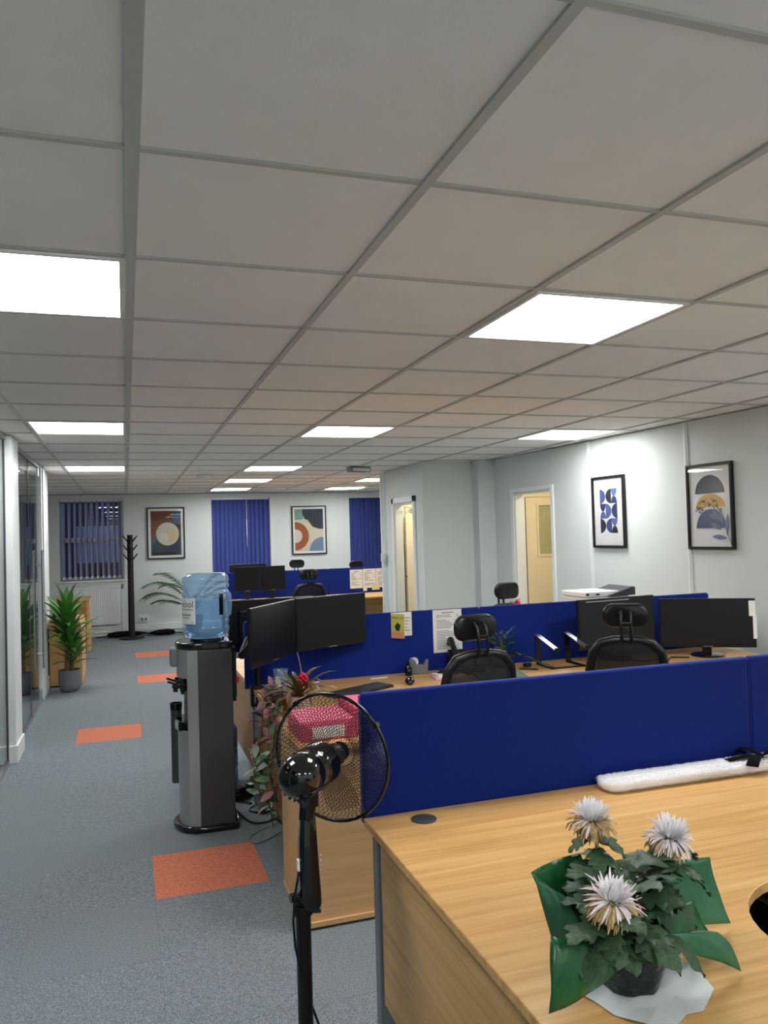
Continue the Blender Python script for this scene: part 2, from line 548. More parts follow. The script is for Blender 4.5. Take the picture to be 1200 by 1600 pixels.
# small cream rooms behind the doorways
b = MB().box(4.32, 5.92, 8.68, 8.74, 0, CE).box(5.3, 5.36, 6.4, 8.68, 0, CE).box(4.32, 5.92, 6.34, 6.4, 0, CE)
struct(b.build('wall_corridor', M['wall_cream']), 'cream corridor wall seen through the open doorway')
struct(MB().box(4.3, 5.9, 6.4, 8.68, CE-.02, CE-.001).build('ceiling_corridor', M['wall_cream']))
for nm, loc in (('a', (4.75, 7.5, CE-.06)), ('b', (3.8, 9.05, CE-.06))):
    t = thing('bulkhead_lamp', 'small warm lamp inside the %s, out of sight' % {'a': 'corridor beyond the wide doorway', 'b': 'room behind the narrow doorway'}[nm], 'lamp', loc, 0, 'lamps behind the doorways')
    MB().lathe([(.11, .04), (.12, .03), (.12, .0)], n=20).build('base', M['white'], t, world=False)
    MB().lathe([(.11, 0), (.1, -.03), (.05, -.05)], n=20).build('shade', mat('warm_lamp_'+nm, 'fff0d2', .5, emit=45), t, world=False)

# ---- doorway frames and doors
d1 = struct(MB().box(3.235, 3.26, D1A-.07, D1A, 0, 2.06).box(3.235, 3.26, D1B, D1B+.07, 0, 2.06).box(3.235, 3.26, D1A-.07, D1B+.07, 1.99, 2.06)
            .box(3.26, 3.36, D1A, D1A+.02, 0, 1.99).box(3.26, 3.36, D1B-.02, D1B, 0, 1.99).box(3.26, 3.36, D1A+.02, D1B-.02, 1.97, 1.99).build('door_1', M['white'], bevel=.004), 'white door frame with cream door standing open')
lf = MB().box(3.43, 4.12, 9.5, 9.54, .01, 1.96).build('door_leaf', M['cream_door'], d1, bevel=.003)
MB().box(3.425, 3.432, 9.495, 9.545, .01, 1.96).build('edge_strip', M['white'], d1)
MB().box(3.50, 3.62, 9.47, 9.5, 1.90, 1.93).tube([(3.50, 9.48, 1.935), (3.45, 9.40, 1.94), (3.36, 9.36, 1.95)], .008, 6).build('door_closer', M['alu'], d1)
MB().box(3.585, 3.60, 9.492, 9.5, 1.36, 1.48).build('finger_plate', M['alu'], d1)
MB().lathe([(.012, 0), (.012, .01)], (0, 0, 0), 10).build('lock', M['black'], d1).matrix_local = Matrix.Translation((3.415, 9.51, 1.06)) @ Matrix.Rotation(PI/2, 4, 'Y')
struct(MB().box(3.42, 5.9, 9.7, 9.78, 0, CE).build('wall_inner', M['wall_cream']))
struct(MB().box(4.5, 4.56, 8.68, 9.7, 0, CE).build('wall_inner_end', M['wall_cream']))

b = MB().box(-.02, 0, D2A-.05, D2A, 0, 2.07).box(-.02, 0, D2B, D2B+.06, 0, 2.07).box(-.02, 0, D2A, D2B, 2.025, 2.07)
b.box(0, .12, D2A, D2A+.015, 0, 2.02).box(0, .12, D2B-.015, D2B, 0, 2.02).box(0, .12, D2A+.015, D2B-.015, 2.008, 2.024)
d2 = struct(b.build('door_2', M['white'], bevel=.004), 'open doorway in the right wall with a white frame')
d2.location = wr_loc; d2.rotation_euler = (0, 0, WA)
d3 = struct(MB().box(4.50, 4.68, 8.64, 8.68, 0, 2.1).box(5.24, 5.3, 8.64, 8.68, 0, 2.1).box(4.68, 5.24, 8.64, 8.68, 2.02, 2.1).build('door_3', M['cream_door']), 'cream inner door with a wired glass panel')
lf = MB().box(4.685, 4.86, 8.645, 8.68, .01, 2.015).box(5.12, 5.235, 8.645, 8.68, .01, 2.015).box(4.86, 5.12, 8.645, 8.68, .01, 1.3).box(4.86, 5.12, 8.645, 8.68, 1.92, 2.015).build('door_leaf', M['cream_door'], d3)
MB().box(4.84, 4.865, 8.63, 8.66, 1.28, 1.94).box(5.115, 5.14, 8.63, 8.66, 1.28, 1.94).box(4.865, 5.115, 8.63, 8.66, 1.28, 1.305).box(4.865, 5.115, 8.63, 8.66, 1.915, 1.94).build('glazing_bead', M['cream_door'], lf)
gm = mat('wired_glass', 'd3d6ac', .35)
MB().box(4.865, 5.115, 8.655, 8.665, 1.305, 1.915).build('glass_panel', gm, lf)
b = MB()
for k in range(1, 13):
    x = 4.865+.25*k/13
    b.box(x-.001, x+.001, 8.652, 8.655, 1.305, 1.915)
for k in range(1, 31):
    z = 1.305+.61*k/31
    b.box(4.865, 5.115, 8.652, 8.655, z-.001, z+.001)
b.build('wire_mesh', M['steel_grey'], lf)
MB().box(4.68, 4.686, 8.63, 8.646, .01, 2.015).build('gap_seal', M['dark_steel'], d3)

# ---- skirting, trunking, conduits
struct(MB().box(-2.6, 5.9, YB-.02, YB, 0, .1).build('baseboard_back', M['white'], bevel=.004))
struct(MB().box(-2.6, 5.9, YB-.05, YB-.02, .06, .17).build('trim_5', M['white'], bevel=.004), 'white cable trunking along the foot of the end wall')
struct(MB().box(3.225, 3.26, 9.80, 9.86, 0, CE-.01).box(3.20, 3.225, 9.82, 9.86, 0, CE-.01).build('trim_6', M['white'], bevel=.003), 'white conduit on the corner of the doorway block')
s = thing('light_switch', 'white switch box on the corner conduit by the narrow doorway', 'switch', (3.2, 9.8, 1.24))
MB().box(3.17, 3.235, 9.76, 9.80, 1.25, 1.36).build('box', M['white_plastic'], s, bevel=.004)
MB().box(3.185, 3.22, 9.752, 9.76, 1.28, 1.33).build('rocker', M['white'], s)

# ---- glazed office wall on the left
GX = -.86
wl = struct(MB().box(-.93, -.80, 6.43, 6.8, 0, CE).box(-.96, -.855, 9.30, 9.9, 0, CE).box(-4, -.96, 9.88, 9.98, 0, CE)
            .box(-.93, -.80, YF, YF+.1, 0, CE).box(-.93, -.80, 1.6, 1.72, 0, CE).build('wall_left', M['white']), 'glazed office partition with white posts')
b = MB().box(-.935, -.785, 6.415, 6.815, 0, .13).box(-.97, -.84, 9.285, 9.9, 0, .13)
struct(b.build('baseboard_left', M['white'], bevel=.006), 'tall white skirting around the partition posts')


def pane(y0, y1):
    return MB().box(GX-.006, GX+.006, y0, y1, .035, CE-.04).build('glass_pane', M['glass'], wl)


for y0, y1 in ((6.8, 7.93), (7.94, 8.86), (YF+.1, .1), (.11, 1.6), (1.72, 4.0), (4.01, 6.4)):
    pane(y0, y1)
b = MB()
for y0, y1 in ((6.8, 9.30), (YF+.1, 1.6), (1.72, 6.43)):
    b.box(GX-.02, GX+.02, y0, y1, 0, .03).box(GX-.02, GX+.02, y0, y1, CE-.035, CE)
b.build('glazing_channel', M['alu'], wl)
MB().box(GX-.009, GX+.009, 7.928, 7.942, .03, CE-.03).build('glass_joint', M['dark_steel'], wl)
MB().box(GX-.012, GX+.012, 6.395, 6.428, .0, CE).build('edge_seal', M['dark_steel'], wl)
MB().box(GX-.03, GX+.03, 8.88, 8.95, 0, CE).box(GX-.03, GX+.03, 9.1, 9.30, 0, CE).build('door_jamb', M['white'], wl)
MB().box(GX-.016, GX+.016, 8.955, 9.095, 0, CE).build('dark_jamb', M['dark_steel'], wl)
MB().tube([(GX+.045, 8.72, .35), (GX+.045, 8.72, 1.55)], .012, 10).tube([(GX, 8.72, .5), (GX+.045, 8.72, .5)], .007, 8).tube([(GX, 8.72, 1.4), (GX+.045, 8.72, 1.4)], .007, 8).build('pull_handle', M['alu'], wl, smooth=40)
MB().box(GX-.014, GX+.014, 8.76, 8.86, .02, .12).box(GX-.014, GX+.014, 8.76, 8.86, CE-.12, CE-.03).build('patch_hinge', M['alu'], wl, bevel=.003)
struct(MB().box(-3.9, -.96, 6.84, 6.92, 0, CE).build('wall_office', M['wall']))
struct(MB().box(-3.9, -3.8, YF, 9.9, 0, CE).build('wall_office_far', M['wall']))
struct(MB().box(-3.8, TX0-2*TP-.014, YF, 9.88, CE, CE+.02).build('ceiling_office', M['tile']))

# ------------------------------------------------------------------ windows and blinds
for k, (a, c) in enumerate(WIN):
    b = MB(); y0, y1 = YB+.14, YB+.19; f = .05
    b.box(a, c, y0, y1, WZ0, WZ0+f).box(a, c, y0, y1, WZ1-f, WZ1).box(a, a+f, y0, y1, WZ0+f, WZ1-f).box(c-f, c, y0, y1, WZ0+f, WZ1-f)
    b.box(a+f, c-f, y0, y1, 1.62, 1.70)
    w = struct(b.build('window_%d' % (k+1), M['white']), 'white framed window behind vertical blinds')
    MB().box(a+f, c-f, y0+.02, y0+.026, WZ0+f, 1.62).build('pane', M['night_pane'], w)
    MB().box(a+f, c-f, y0+.02, y0+.026, 1.70, WZ1-f).build('pane', M['night_pane'], w)
    MB().box(a-.04, c+.04, YB-.03, YB+.14, WZ0-.03, WZ0).build('window_sill', M['white'], w, bevel=.005)


def make_blind(k, label, open_, m, ang, n):
    a, c = WIN[k]
    t = thing('vertical_blind', label, 'blind', ((a+c)/2, YB+.06, WZ0))
    MB().box(a+.01, c-.01, YB+.04, YB+.08, WZ1-.035, WZ1-.002).build('head_rail', M['white_plastic'], t)
    pit = (c-a-.04)/n
    for q in range(n):
        x = a+.02+(q+.5)*pit
        sl = MB()
        sw = .089 if open_ else pit*1.42
        sl.obox((x, YB+.06, (WZ0+.02+WZ1-.04)/2), (sw, .0016, WZ1-.06-WZ0), ang+random.uniform(-.05, .05))
        so = sl.build('slat', m, t)
        if open_:
            MB().obox((x, YB+.06, WZ0+.045), (sw*.96, .005, .05), ang).build('bottom_weight', M['white_plastic'], so)
    if not open_:
        MB().tube([((a+c)/2+.1, YB+.02, WZ1-.04), ((a+c)/2+.1, YB+.02, 1.45)], .004, 6).tube([((a+c)/2+.1, YB+.02, 1.95), ((a+c)/2+.1, YB+.02, 1.65)], .008, 6).build('wand', M['white_plastic'], t)
    else:
        for q in (WZ0+.02,):
            MB().tube([(a+.03, YB+.085, q), (c-.03, YB+.085, q)], .0025, 5).build('bead_chain', M['white_plastic'], t)
    return t


make_blind(0, 'open grey-lavender vertical blind in the dark window beside the coat stand', True, M['blind_g'], R(62), 11)
make_blind(1, 'closed royal blue vertical blind between the two abstract prints', False, M['blind'], R(24), 13)
make_blind(2, 'closed royal blue vertical blind at the far right, cut off by the doorway block', False, M['blind'], R(24), 13)
# outside: low brick wall and a lit house front across the yard
o = MB().box(-4.5, 3, 17.5, 17.7, -.5, 1.18)
for zz in range(14):
    for q in range(26):
        x = -4.3+q*.28+(.14 if zz % 2 else 0)
        o.box(x, x+.26, 17.485, 17.5, -.0+zz*.085-.2, .065+zz*.085-.2)
rebase(tag(o.build('garden_wall', M['brick_wall']), 'dark brick wall outside beyond the open blind', 'brick wall'), (-.7, 17.6, -.5))
t = thing('neighbouring_house', 'dim pale house front across the yard outside the open blind', 'building', (-.5, 20, -.5))
MB().box(-6, 4, 20, 20.2, -.5, 3.4).build('facade', mat('dusk_render', '3c4556', .9), t)
wm = mat('curtained_window', '8a97b0', .7, emit=.05)
for x in (-2.6, -1.1, .4):
    MB().box(x, x+1.0, 19.95, 20, .9, 2.0).build('window', wm, t)
lamp = bpy.data.lights.new('yard_point_light', 'POINT'); lamp.energy = 60; lamp.shadow_soft_size = .15; lamp.color = (.75, .85, 1)
lo = bpy.data.objects.new('yard_point_light', lamp); C.objects.link(lo); lo.location = (1.5, 16.4, 2.6)  # bare point light out of view over the yard, no fitting modelled

# ------------------------------------------------------------------ desks
DZ = .73


def arc(cx, cy, r, a0, a1, n):
    return [(cx+r*math.cos(R(a0+(a1-a0)*i/n)), cy+r*math.sin(R(a0+(a1-a0)*i/n))) for i in range(n+1)]


def l_top(w, ret, flip=False):
    """radial desk outline: back edge at y 0, return running to -ret along the left side"""
    p = [(0, 0), (w, 0), (w, -.8), (.86, -.8)] + arc(.86, -1.06, .26, 90, 180, 10)[1:] + [(.6, -ret), (0, -ret)]
    if flip:
        p = [(w-x, y) for x, y in p][::-1]
    return p


def grommet(b, x, y):
    b.lathe([(.04, DZ+.0005), (.04, DZ+.003), (.034, DZ+.005), (.012, DZ+.005)], (x, y, 0), 20)


def make_desk(label, x, yb, w, ret=None, flip=False, face=1, grom=(), panels=True, group='beech desks', legs=True):
    """x: left end, yb: back edge, face 1: user sits on the viewer's side"""
    t = thing('desk', label, 'desk', (x, yb, 0), 0, group)
    s = face
    out = l_top(w, ret, flip) if ret else [(0, 0), (w, 0), (w, -.8), (0, -.8)]
    pts = [(x+a, yb+b_*s) for a, b_ in out]
    MB().prism(pts, DZ-.025, DZ).build('top', M['wood'], t, bevel=.003)
    # posts
    ys = [yb-.045*s, yb-.74*s]
    if legs:
        for px in (x+.045, x+w-.045):
            for q, py in enumerate(ys):
                if ret and q == 1 and ((px < x+.1) != flip):
                    continue
                lg = MB().box(px-.025, px+.025, py-.025, py+.025, .012, DZ-.026).build('leg', M['steel_grey'], t, bevel=.004)
                MB().lathe([(.02, 0), (.02, .008), (.01, .014)], (px, py, 0), 12).build('foot', M['black'], lg)
    if panels:
        MB().box(x+.075, x+w-.075, yb-.06*s-.009, yb-.06*s+.009, .3, DZ-.027).build('modesty_panel', M['wood'], t)
        if ret:
            ex = x+w-.035 if flip else x+.035
            y0, y1 = sorted((yb-.085*s, yb-(ret-.02)*s))
            MB().box(ex-.009, ex+.009, y0, y1, .2, DZ-.027).build('side_panel', M['wood_dk'], t)
    for gx, gy in grom:
        b = MB(); grommet(b, gx, gy); b.build('cable_grommet', M['dark_steel'], t, smooth=50)
    return t


desk_near = make_desk('large curved beech desk in the foreground carrying the potted flowers', .69, 2.383, 1.51, 1.25, grom=((.86, 2.30),))
for o in desk_near.children:
    if o.name.startswith('side_panel'):
        o.data.materials[0] = M['woodY']
make_desk('beech desk beside the foreground desk, mostly cut off by the right edge', 2.21, 2.383, 1.52)
make_desk('beech desk under the big twin monitors with plants on its corner', .69, 4.73, 1.51, 1.07)
make_desk('beech desk below the two matt monitors near the right wall', 2.21, 4.73, 1.86)
make_desk('beech desk behind the middle blue screens carrying a monitor seen from behind', .69, 4.775, 1.51, 1.1, face=-1)
make_desk('beech desk behind the middle blue screens carrying the printer', 2.21, 4.775, 1.84, face=-1)
make_desk('far beech desk holding the small dark twin monitors', 1.36, 11.47, 1.5)
make_desk('far beech desk below the three pinned sheets', 2.88, 11.47, 1.5)
make_desk('farthest beech desk behind the small twin monitors', 1.36, 11.53, 1.5, face=-1)
make_desk('farthest beech desk behind the three pinned sheets', 2.88, 11.53, 1.5, face=-1)


def make_screen(x, y, w, label, z1=1.116, z0=.712):
    t = thing('desk_screen', label, 'desk screen', (x+w/2, y, z0), 0, 'blue desk screens')
    MB().box(x+.004, x+w-.004, y-.014, y+.014, z0, z1).build('fabric_panel', M['blue'], t, bevel=.009, seg=3, smooth=60)
    MB().box(x+.0005, x+.004, y-.012, y+.012, z0, z1-.01).build('edge_trim', M['blue'], t)
    MB().box(x+w-.004, x+w-.0005, y-.012, y+.012, z0, z1-.01).build('edge_trim', M['blue'], t)
    for q in (.25, w-.25):
        MB().box(x+q-.02, x+q+.02, y-.0135, y+.0135, z0-.06, z0).build('bracket', M['dark_steel'], t)
    return t


make_screen(.69, 2.40, 1.52, 'large royal blue desk screen directly behind the foreground desk')
make_screen(2.21, 2.40, 1.52, 'royal blue desk screen cut off by the right edge behind the black bow')
make_screen(.66, 4.752, 1.55, 'blue desk screen behind the big twin monitors, with card and list pinned on')
make_screen(2.21, 4.752, .92, 'blue desk screen behind the empty laptop stand')
make_screen(3.13, 4.752, .92, 'blue desk screen behind the matt monitors near the right wall')
make_screen(1.36, 11.5, 1.52, 'far blue desk screen behind the small dark twin monitors')
make_screen(2.88, 11.5, 1.5, 'far blue desk screen with three sheets pinned on')

# ---- desk-high pedestal with pink boxes
t = thing('pedestal', 'beech desk-high pedestal standing behind the fan', 'pedestal', (1.04, 3.42, 0))
MB().box(.665, 1.40, 3.21, 3.645, .03, .72).build('body', M['wood_edge'], t)
MB().box(.66, 1.42, 3.2, 3.648, .722, .745).build('top', M['wood'], t, bevel=.002)
MB().box(.66, 1.42, 3.198, 3.648, .012, .032).build('bottom_edge', M['wood_edge'], t)
MB().box(.68, 1.38, 3.22, 3.63, 0, .012).build('plinth', M['black'], t)
for k in range(3):
    dr = MB().box(1.402, 1.42, 3.215, 3.64, .05+k*.222, .05+k*.222+.215).build('drawer', M['wood'], t, bevel=.002)
    MB().box(1.42, 1.44, 3.36, 3.5, .17+k*.222, .18+k*.222).build('handle', M['alu'], dr)
t = thing('box_file', 'flat pink box with a white label seen through the fan, left of the other', 'box', (.82, 3.40, .745), 0, 'pink boxes on the pedestal')
MB().box(.685, .925, 3.28, 3.56, .746, .83).build('box', M['pink'], t, bevel=.004)
MB().box(.735, .875, 3.277, 3.28, .757, .805).build('label', M['paper'], t)
t = thing('box_file', 'taller pink box beside the blue screen edge seen through the fan', 'box', (1.02, 3.44, .745), 0, 'pink boxes on the pedestal')
MB().box(.93, 1.12, 3.30, 3.58, .746, .865).build('box', M['pink'], t, bevel=.004)
MB().box(1.02, 1.11, 3.297, 3.30, .82, .862).build('label', M['paper'], t)
MB().box(1.03, 1.11, 3.296, 3.2985, .80, .86).build('loose_sheet', M['paper'], t)

# ------------------------------------------------------------------ office chairs
def rounded(w, h, r, n=6):
    p = []
    for cx, cy, a in ((w/2-r, h/2-r, 0), (-w/2+r, h/2-r, 90), (-w/2+r, -h/2+r, 180), (w/2-r, -h/2+r, 270)):
        p += arc(cx, cy, r, a, a+90, n)
    return p


def make_chair(label, loc, rz, lift=0):
    """faces +y at rz 0; back frame and headrest towards -y"""
    t = thing('office_chair', label, 'office chair', loc, rz, 'black office chairs')
    b = MB()
    for k in range(5):
        a = 2*PI*k/5+.3
        b.tube([(0, 0, .09), (.14*math.cos(a), .14*math.sin(a), .1), (.3*math.cos(a), .3*math.sin(a), .065)], [.03, .025, .016], 8)
    b.build('star_base', M['black'], t, world=False, smooth=50)
    for k in range(5):
        a = 2*PI*k/5+.3
        MB().tube([(.3*math.cos(a)-.02*math.sin(a), .3*math.sin(a)+.02*math.cos(a), .028), (.3*math.cos(a)+.02*math.sin(a), .3*math.sin(a)-.02*math.cos(a), .028)], .028, 12).build('caster', M['black'], t, world=False, smooth=50)
    MB().cyl((0, 0, .1), (0, 0, .4+lift), .028).build('gas_lift', M['black_gloss'], t, world=False, smooth=50)
    s = MB()
    pts = rounded(.5, .48, .1)
    s.prism(pts, .42+lift, .49+lift)
    s.build('seat', M['black_fabric'], t, world=False, bevel=.025, seg=3, smooth=50)
    # back frame: an arched tube, wide at mid height, flat top
    z0 = .56+lift
    path = [(-.17, -.20, z0-.05), (-.205, -.225, z0+.1), (-.205, -.25, z0+.25), (-.185, -.265, z0+.35), (-.14, -.27, z0+.405), (-.07, -.272, z0+.42), (0, -.272, z0+.423),
            (.07, -.272, z0+.42), (.14, -.27, z0+.405), (.185, -.265, z0+.35), (.205, -.25, z0+.25), (.205, -.225, z0+.1), (.17, -.20, z0-.05)]
    b = MB().tube(path, .026, 10)
    b.tube([path[0], (0, -.19, z0-.08), path[-1]], .024, 10)
    b.build('back_frame', M['black'], t, world=False, smooth=60)
    P = []
    for i in range(9):
        z = z0-.05+.46*i/8
        hw = .19 if i < 7 else (.15 if i == 8 else .175)
        yy = -.20-.075*min(1, i/6)
        P.append([(-hw+2*hw*j/8, yy-.025*math.cos((j-4)/4*PI/2), z) for j in range(9)])
    MB().patch(P).build('back_mesh', M['mesh'], t, world=False, smooth=180, solid=.004)
    MB().tube([(0, -.03, .40+lift), (0, -.22, .42+lift), (0, -.27, .52+lift), (0, -.245, .62+lift)], .03, 10).build('back_support', M['black'], t, world=False, smooth=60)
    # headrest on two curved bars
    zt = z0+.41
    b = MB()
    for sx in (-.026, .026):
        b.tube([(sx, -.285, zt-.03), (sx, -.305, zt+.03), (sx, -.31, zt+.09), (sx, -.295, zt+.15), (sx, -.262, zt+.175)], .0085, 8)
    b.tube([(-.026, -.308, zt+.11), (.026, -.308, zt+.11)], .008, 8)
    b.obox((0, -.285, zt-.02), (.09, .03, .05))
    b.build('headrest_bracket', M['black'], t, world=False, smooth=50)
    hb = MB(); P = []
    ol = rounded(.25, .135, .06, 6)
    n = len(ol)
    vs = []
    for lay, (sc, dy) in enumerate(((.86, -.012), (1.0, -.002), (1.0, .018), (.9, .035), (.5, .042))):
        for (a, c) in ol:
            x = a*sc; zz = c*sc
            curve = .55*x*x*4 * .35
            vs.append((x, -.255+dy+curve+.02*(zz/.07)**2, zt+.145+zz))
    fs = []
    for l in range(4):
        for i in range(n):
            fs.append((l*n+i, l*n+(i+1) % n, (l+1)*n+(i+1) % n, (l+1)*n+i))
    fs.append(tuple(range(n))); fs.append(tuple(4*n+i for i in range(n)))
    hb.add(vs, fs)
    hb.build('headrest', M['black_fabric'] if False else M['black'], t, world=False, smooth=50)
    for sx in (-1, 1):
        ar = MB().tube([(.22*sx, 0, .44+lift), (.30*sx, 0, .46+lift), (.30*sx, -.02, .64+lift)], .016, 8).build('arm_post', M['black'], t, world=False, smooth=50)
        MB().obox((.30*sx, -.03, .655+lift), (.07, .24, .03)).build('arm_pad', M['black'], ar, world=False, bevel=.01)
    return t


chair = make_chair('black mesh chair behind the tall list and phone, facing the near monitors', (1.695, 3.98, 0), R(6))
dup(chair, (2.80, 4.0, 0), R(-33), 'black mesh chair in front of the matt monitors near the right wall')
dup(chair, (3.06, 5.68, 0), R(180+14), 'black chair behind the middle screens by the open doorway, pink cloth on it')
dup(chair, (2.25, 10.3, .0), R(3), 'black chair in front of the far blue screen, next to small monitors')
dup(chair, (2.66, 12.55, .05), R(176), 'far black chair showing only its headrest below the terracotta ring print')
dup(chair, (3.68, 12.4, .0), R(186), 'far black chair showing its headrest below the rightmost blue blind')
dup(chair, (1.86, 1.78, 0), R(4), 'black chair tucked into the curve of the foreground desk at the right edge')

# ------------------------------------------------------------------ monitors
def make_monitor(label, p0, p1, z0, z1, back=False, m=None, group='flat monitors', stand=None, thick=.022, bez=.008, chin=.014):
    """p0, p1: left and right lower corners (seen from the front) in plan"""
    p0 = Vector((*p0, 0)); p1 = Vector((*p1, 0))
    w = (p1-p0).length; c = (p0+p1)/2
    rz = math.atan2((p1-p0).y, (p1-p0).x)
    base_z = stand if stand is not None else z0
    t = thing('monitor', label, 'monitor', (c.x, c.y, base_z), rz, group)
    a, b_ = z0-base_z, z1-base_z
    MB().box(-w/2, w/2, 0, thick, a, b_).build('housing', M['black'], t, world=False, bevel=.004)
    MB().box(-w/2+bez, w/2-bez, -.0015, .001, a+chin, b_-bez).build('screen', m or M['screen'], t, world=False)
    MB().box(-w/2+.06, w/2-.06, thick, thick+.03, a+.04, b_-.06).build('rear_cover', M['black'], t, world=False, bevel=.012)
    MB().box(-.03, .03, -.0022, -.0008, a+.004, a+.009).build('badge', M['alu'], t, world=False)
    if stand is not None:
        MB().box(-.03, .03, thick+.03, thick+.05, .012, a+.12).build('stand_neck', M['black'], t, world=False, bevel=.005)
        MB().lathe([(.11, .0), (.11, .006), (.10, .011), (.03, .014)], (0, .03, .001), 28).build('stand_foot', M['black_gloss'], t, world=False, smooth=40)
    return t


mL = make_monitor('big dark monitor turned in, overhanging the left end of the desk', (.592, 4.0), (.922, 4.478), .948, 1.257)
mR = make_monitor('big dark monitor on an arm in front of the blue screen, right of its twin', (.928, 4.482), (1.406, 4.68), .948, 1.257)
make_monitor('dark monitor seen from behind over the blue screen next to the water bottle', (1.15, 5.03), (.60, 5.0), .90, 1.225, stand=DZ)
make_monitor('wide matt monitor standing behind the chair, left of its twin, near the printer', (2.80, 4.50), (3.43, 4.55), .815, 1.145, m=M['screen_matte'], stand=DZ, bez=.014, chin=.03)
make_monitor('wide matt monitor with white film on its corner by the right wall', (3.455, 4.53), (3.965, 4.20), .79, 1.118, m=M['screen_matte'], stand=DZ, bez=.014, chin=.03)
make_monitor('small far dark monitor, left one of the pair on the far desk', (1.44, 11.18), (1.795, 11.12), .86, 1.205, stand=DZ)
make_monitor('small far dark monitor, right one of the pair on the far desk', (1.805, 11.12), (2.165, 11.18), .86, 1.205, stand=DZ)
make_monitor('farthest dark monitor half hidden behind the small far pair', (2.0, 11.82), (1.45, 11.82), .86, 1.225, stand=DZ)
# protective film corner on the right-wall monitor
rm = [o for o in bpy.data.objects if o.get('label', '').startswith('wide matt monitor with white film')][0]
MB().box(.262, .302, -.004, -.0024, .27, .372).box(.285, .308, -.004, -.0024, .12, .27).build('peeling_film', M['paper'], rm, world=False)
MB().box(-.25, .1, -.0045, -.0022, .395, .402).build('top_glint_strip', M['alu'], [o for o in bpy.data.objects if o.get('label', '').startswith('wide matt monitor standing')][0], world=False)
# monitor arm
t = thing('monitor_mount', 'black double monitor arm clamped to the left end of the desk', 'monitor mount', (.73, 4.64, DZ))
MB().box(.695, .765, 4.60, 4.68, DZ+.001, DZ+.02).box(.675, .69, 4.615, 4.665, DZ-.09, DZ+.02).box(.675, .74, 4.615, 4.665, DZ-.10, DZ-.085).cyl((.72, 4.64, DZ-.085), (.72, 4.64, DZ-.03), .012).build('clamp', M['black'], t, bevel=.004)
MB().cyl((.72, 4.64, DZ+.02), (.72, 4.64, 1.14), .018).cyl((.72, 4.64, 1.02), (.72, 4.64, 1.09), .03).build('post', M['black'], t, smooth=50)
MB().tube([(.72, 4.64, 1.05), (.66, 4.56, 1.03), (.60, 4.42, .96)], .022, 10).tube([(.60, 4.42, .96), (.66, 4.33, 1.05), (.735, 4.285, 1.10)], .02, 10).build('arm_segment', M['black'], t, smooth=50)
MB().tube([(.72, 4.64, 1.075), (.9, 4.69, 1.085), (1.12, 4.66, 1.10)], .016, 10).build('arm_segment', M['black'], t, smooth=50)
MB().obox((.735, 4.29, 1.10), (.1, .02, .1), R(55)).build('mount_plate', M['black'], t)
MB().obox((1.145, 4.635, 1.10), (.1, .02, .1), R(22)).build('mount_plate', M['black'], t)
tag(MB().tube([(.93, 4.50, .945), (.95, 4.51, .86), (.965, 4.53, .78), (.955, 4.60, .735)], .004, 6).build('monitor_cable', M['alu'], smooth=60), 'thin grey cable hanging below the big twin monitors', 'cable')

# ------------------------------------------------------------------ things on the desks
# keyboard
kb = thing('keyboard', 'black computer keyboard lying askew on the desk behind the fan', 'keyboard', (1.235, 4.29, DZ), R(27))
MB().box(-.215, .215, -.07, .07, .001, .012).build('body', M['black'], kb, world=False, bevel=.004)
b = MB()
for r_ in range(6):
    for q in range(18):
        b.box(-.205+q*.0228, -.205+q*.0228+.0185, -.062+r_*.0208, -.062+r_*.0208+.0165, .0115, .018)
kk = b.build('keys', M['dark_steel'], kb, world=False); kk['kind'] = 'stuff'
# mouse
t = thing('mouse', 'small black computer mouse right of the keyboard', 'mouse', (1.575, 4.38, DZ), R(70))
b = MB(); P = []
for i in range(9):
    u = -1+2*i/8
    P.append([(u*.052, v*.03*math.sqrt(max(0, 1-u*u*.9)), .002+.034*max(0, 1-u*u)**.6*max(0, 1-v*v*.85)**.5) for v in [-1+2*j/8 for j in range(9)]])
b.patch(P).build('shell', M['black_gloss'], t, world=False, smooth=180, solid=.003)
MB().obox((.028, 0, .031), (.016, .006, .01)).build('wheel', M['dark_steel'], t, world=False)
# tape dispenser and bottle of correction fluid
t = thing('tape_dispenser', 'grey tape dispenser standing against the blue screen', 'tape dispenser', (1.735, 4.66, DZ), R(-20))
pr = [(-.06, 0), (.06, 0), (.065, .085), (.05, .09), (.03, .055), (-.01, .06), (-.02, .09), (-.05, .10), (-.065, .05)]
MB().prism(pr, -.025, .025, lambda a, c, h: (a, h, c+.001)).build('body', M['steel_grey'], t, world=False, bevel=.004)
MB().cyl((-.025, -.012, .075), (-.025, .012, .075), .027, 20).build('tape_roll', M['paper'], t, world=False, smooth=40)
rebase(tag(MB().lathe([(.022, 0), (.022, .05), (.012, .062), (.012, .08), (.003, .082)], (1.655, 4.62, DZ+.001), 16).build('ink_bottle', M['black_gloss'], smooth=50), 'small black bottle beside the grey tape dispenser', 'bottle'), (1.655, 4.62, DZ))
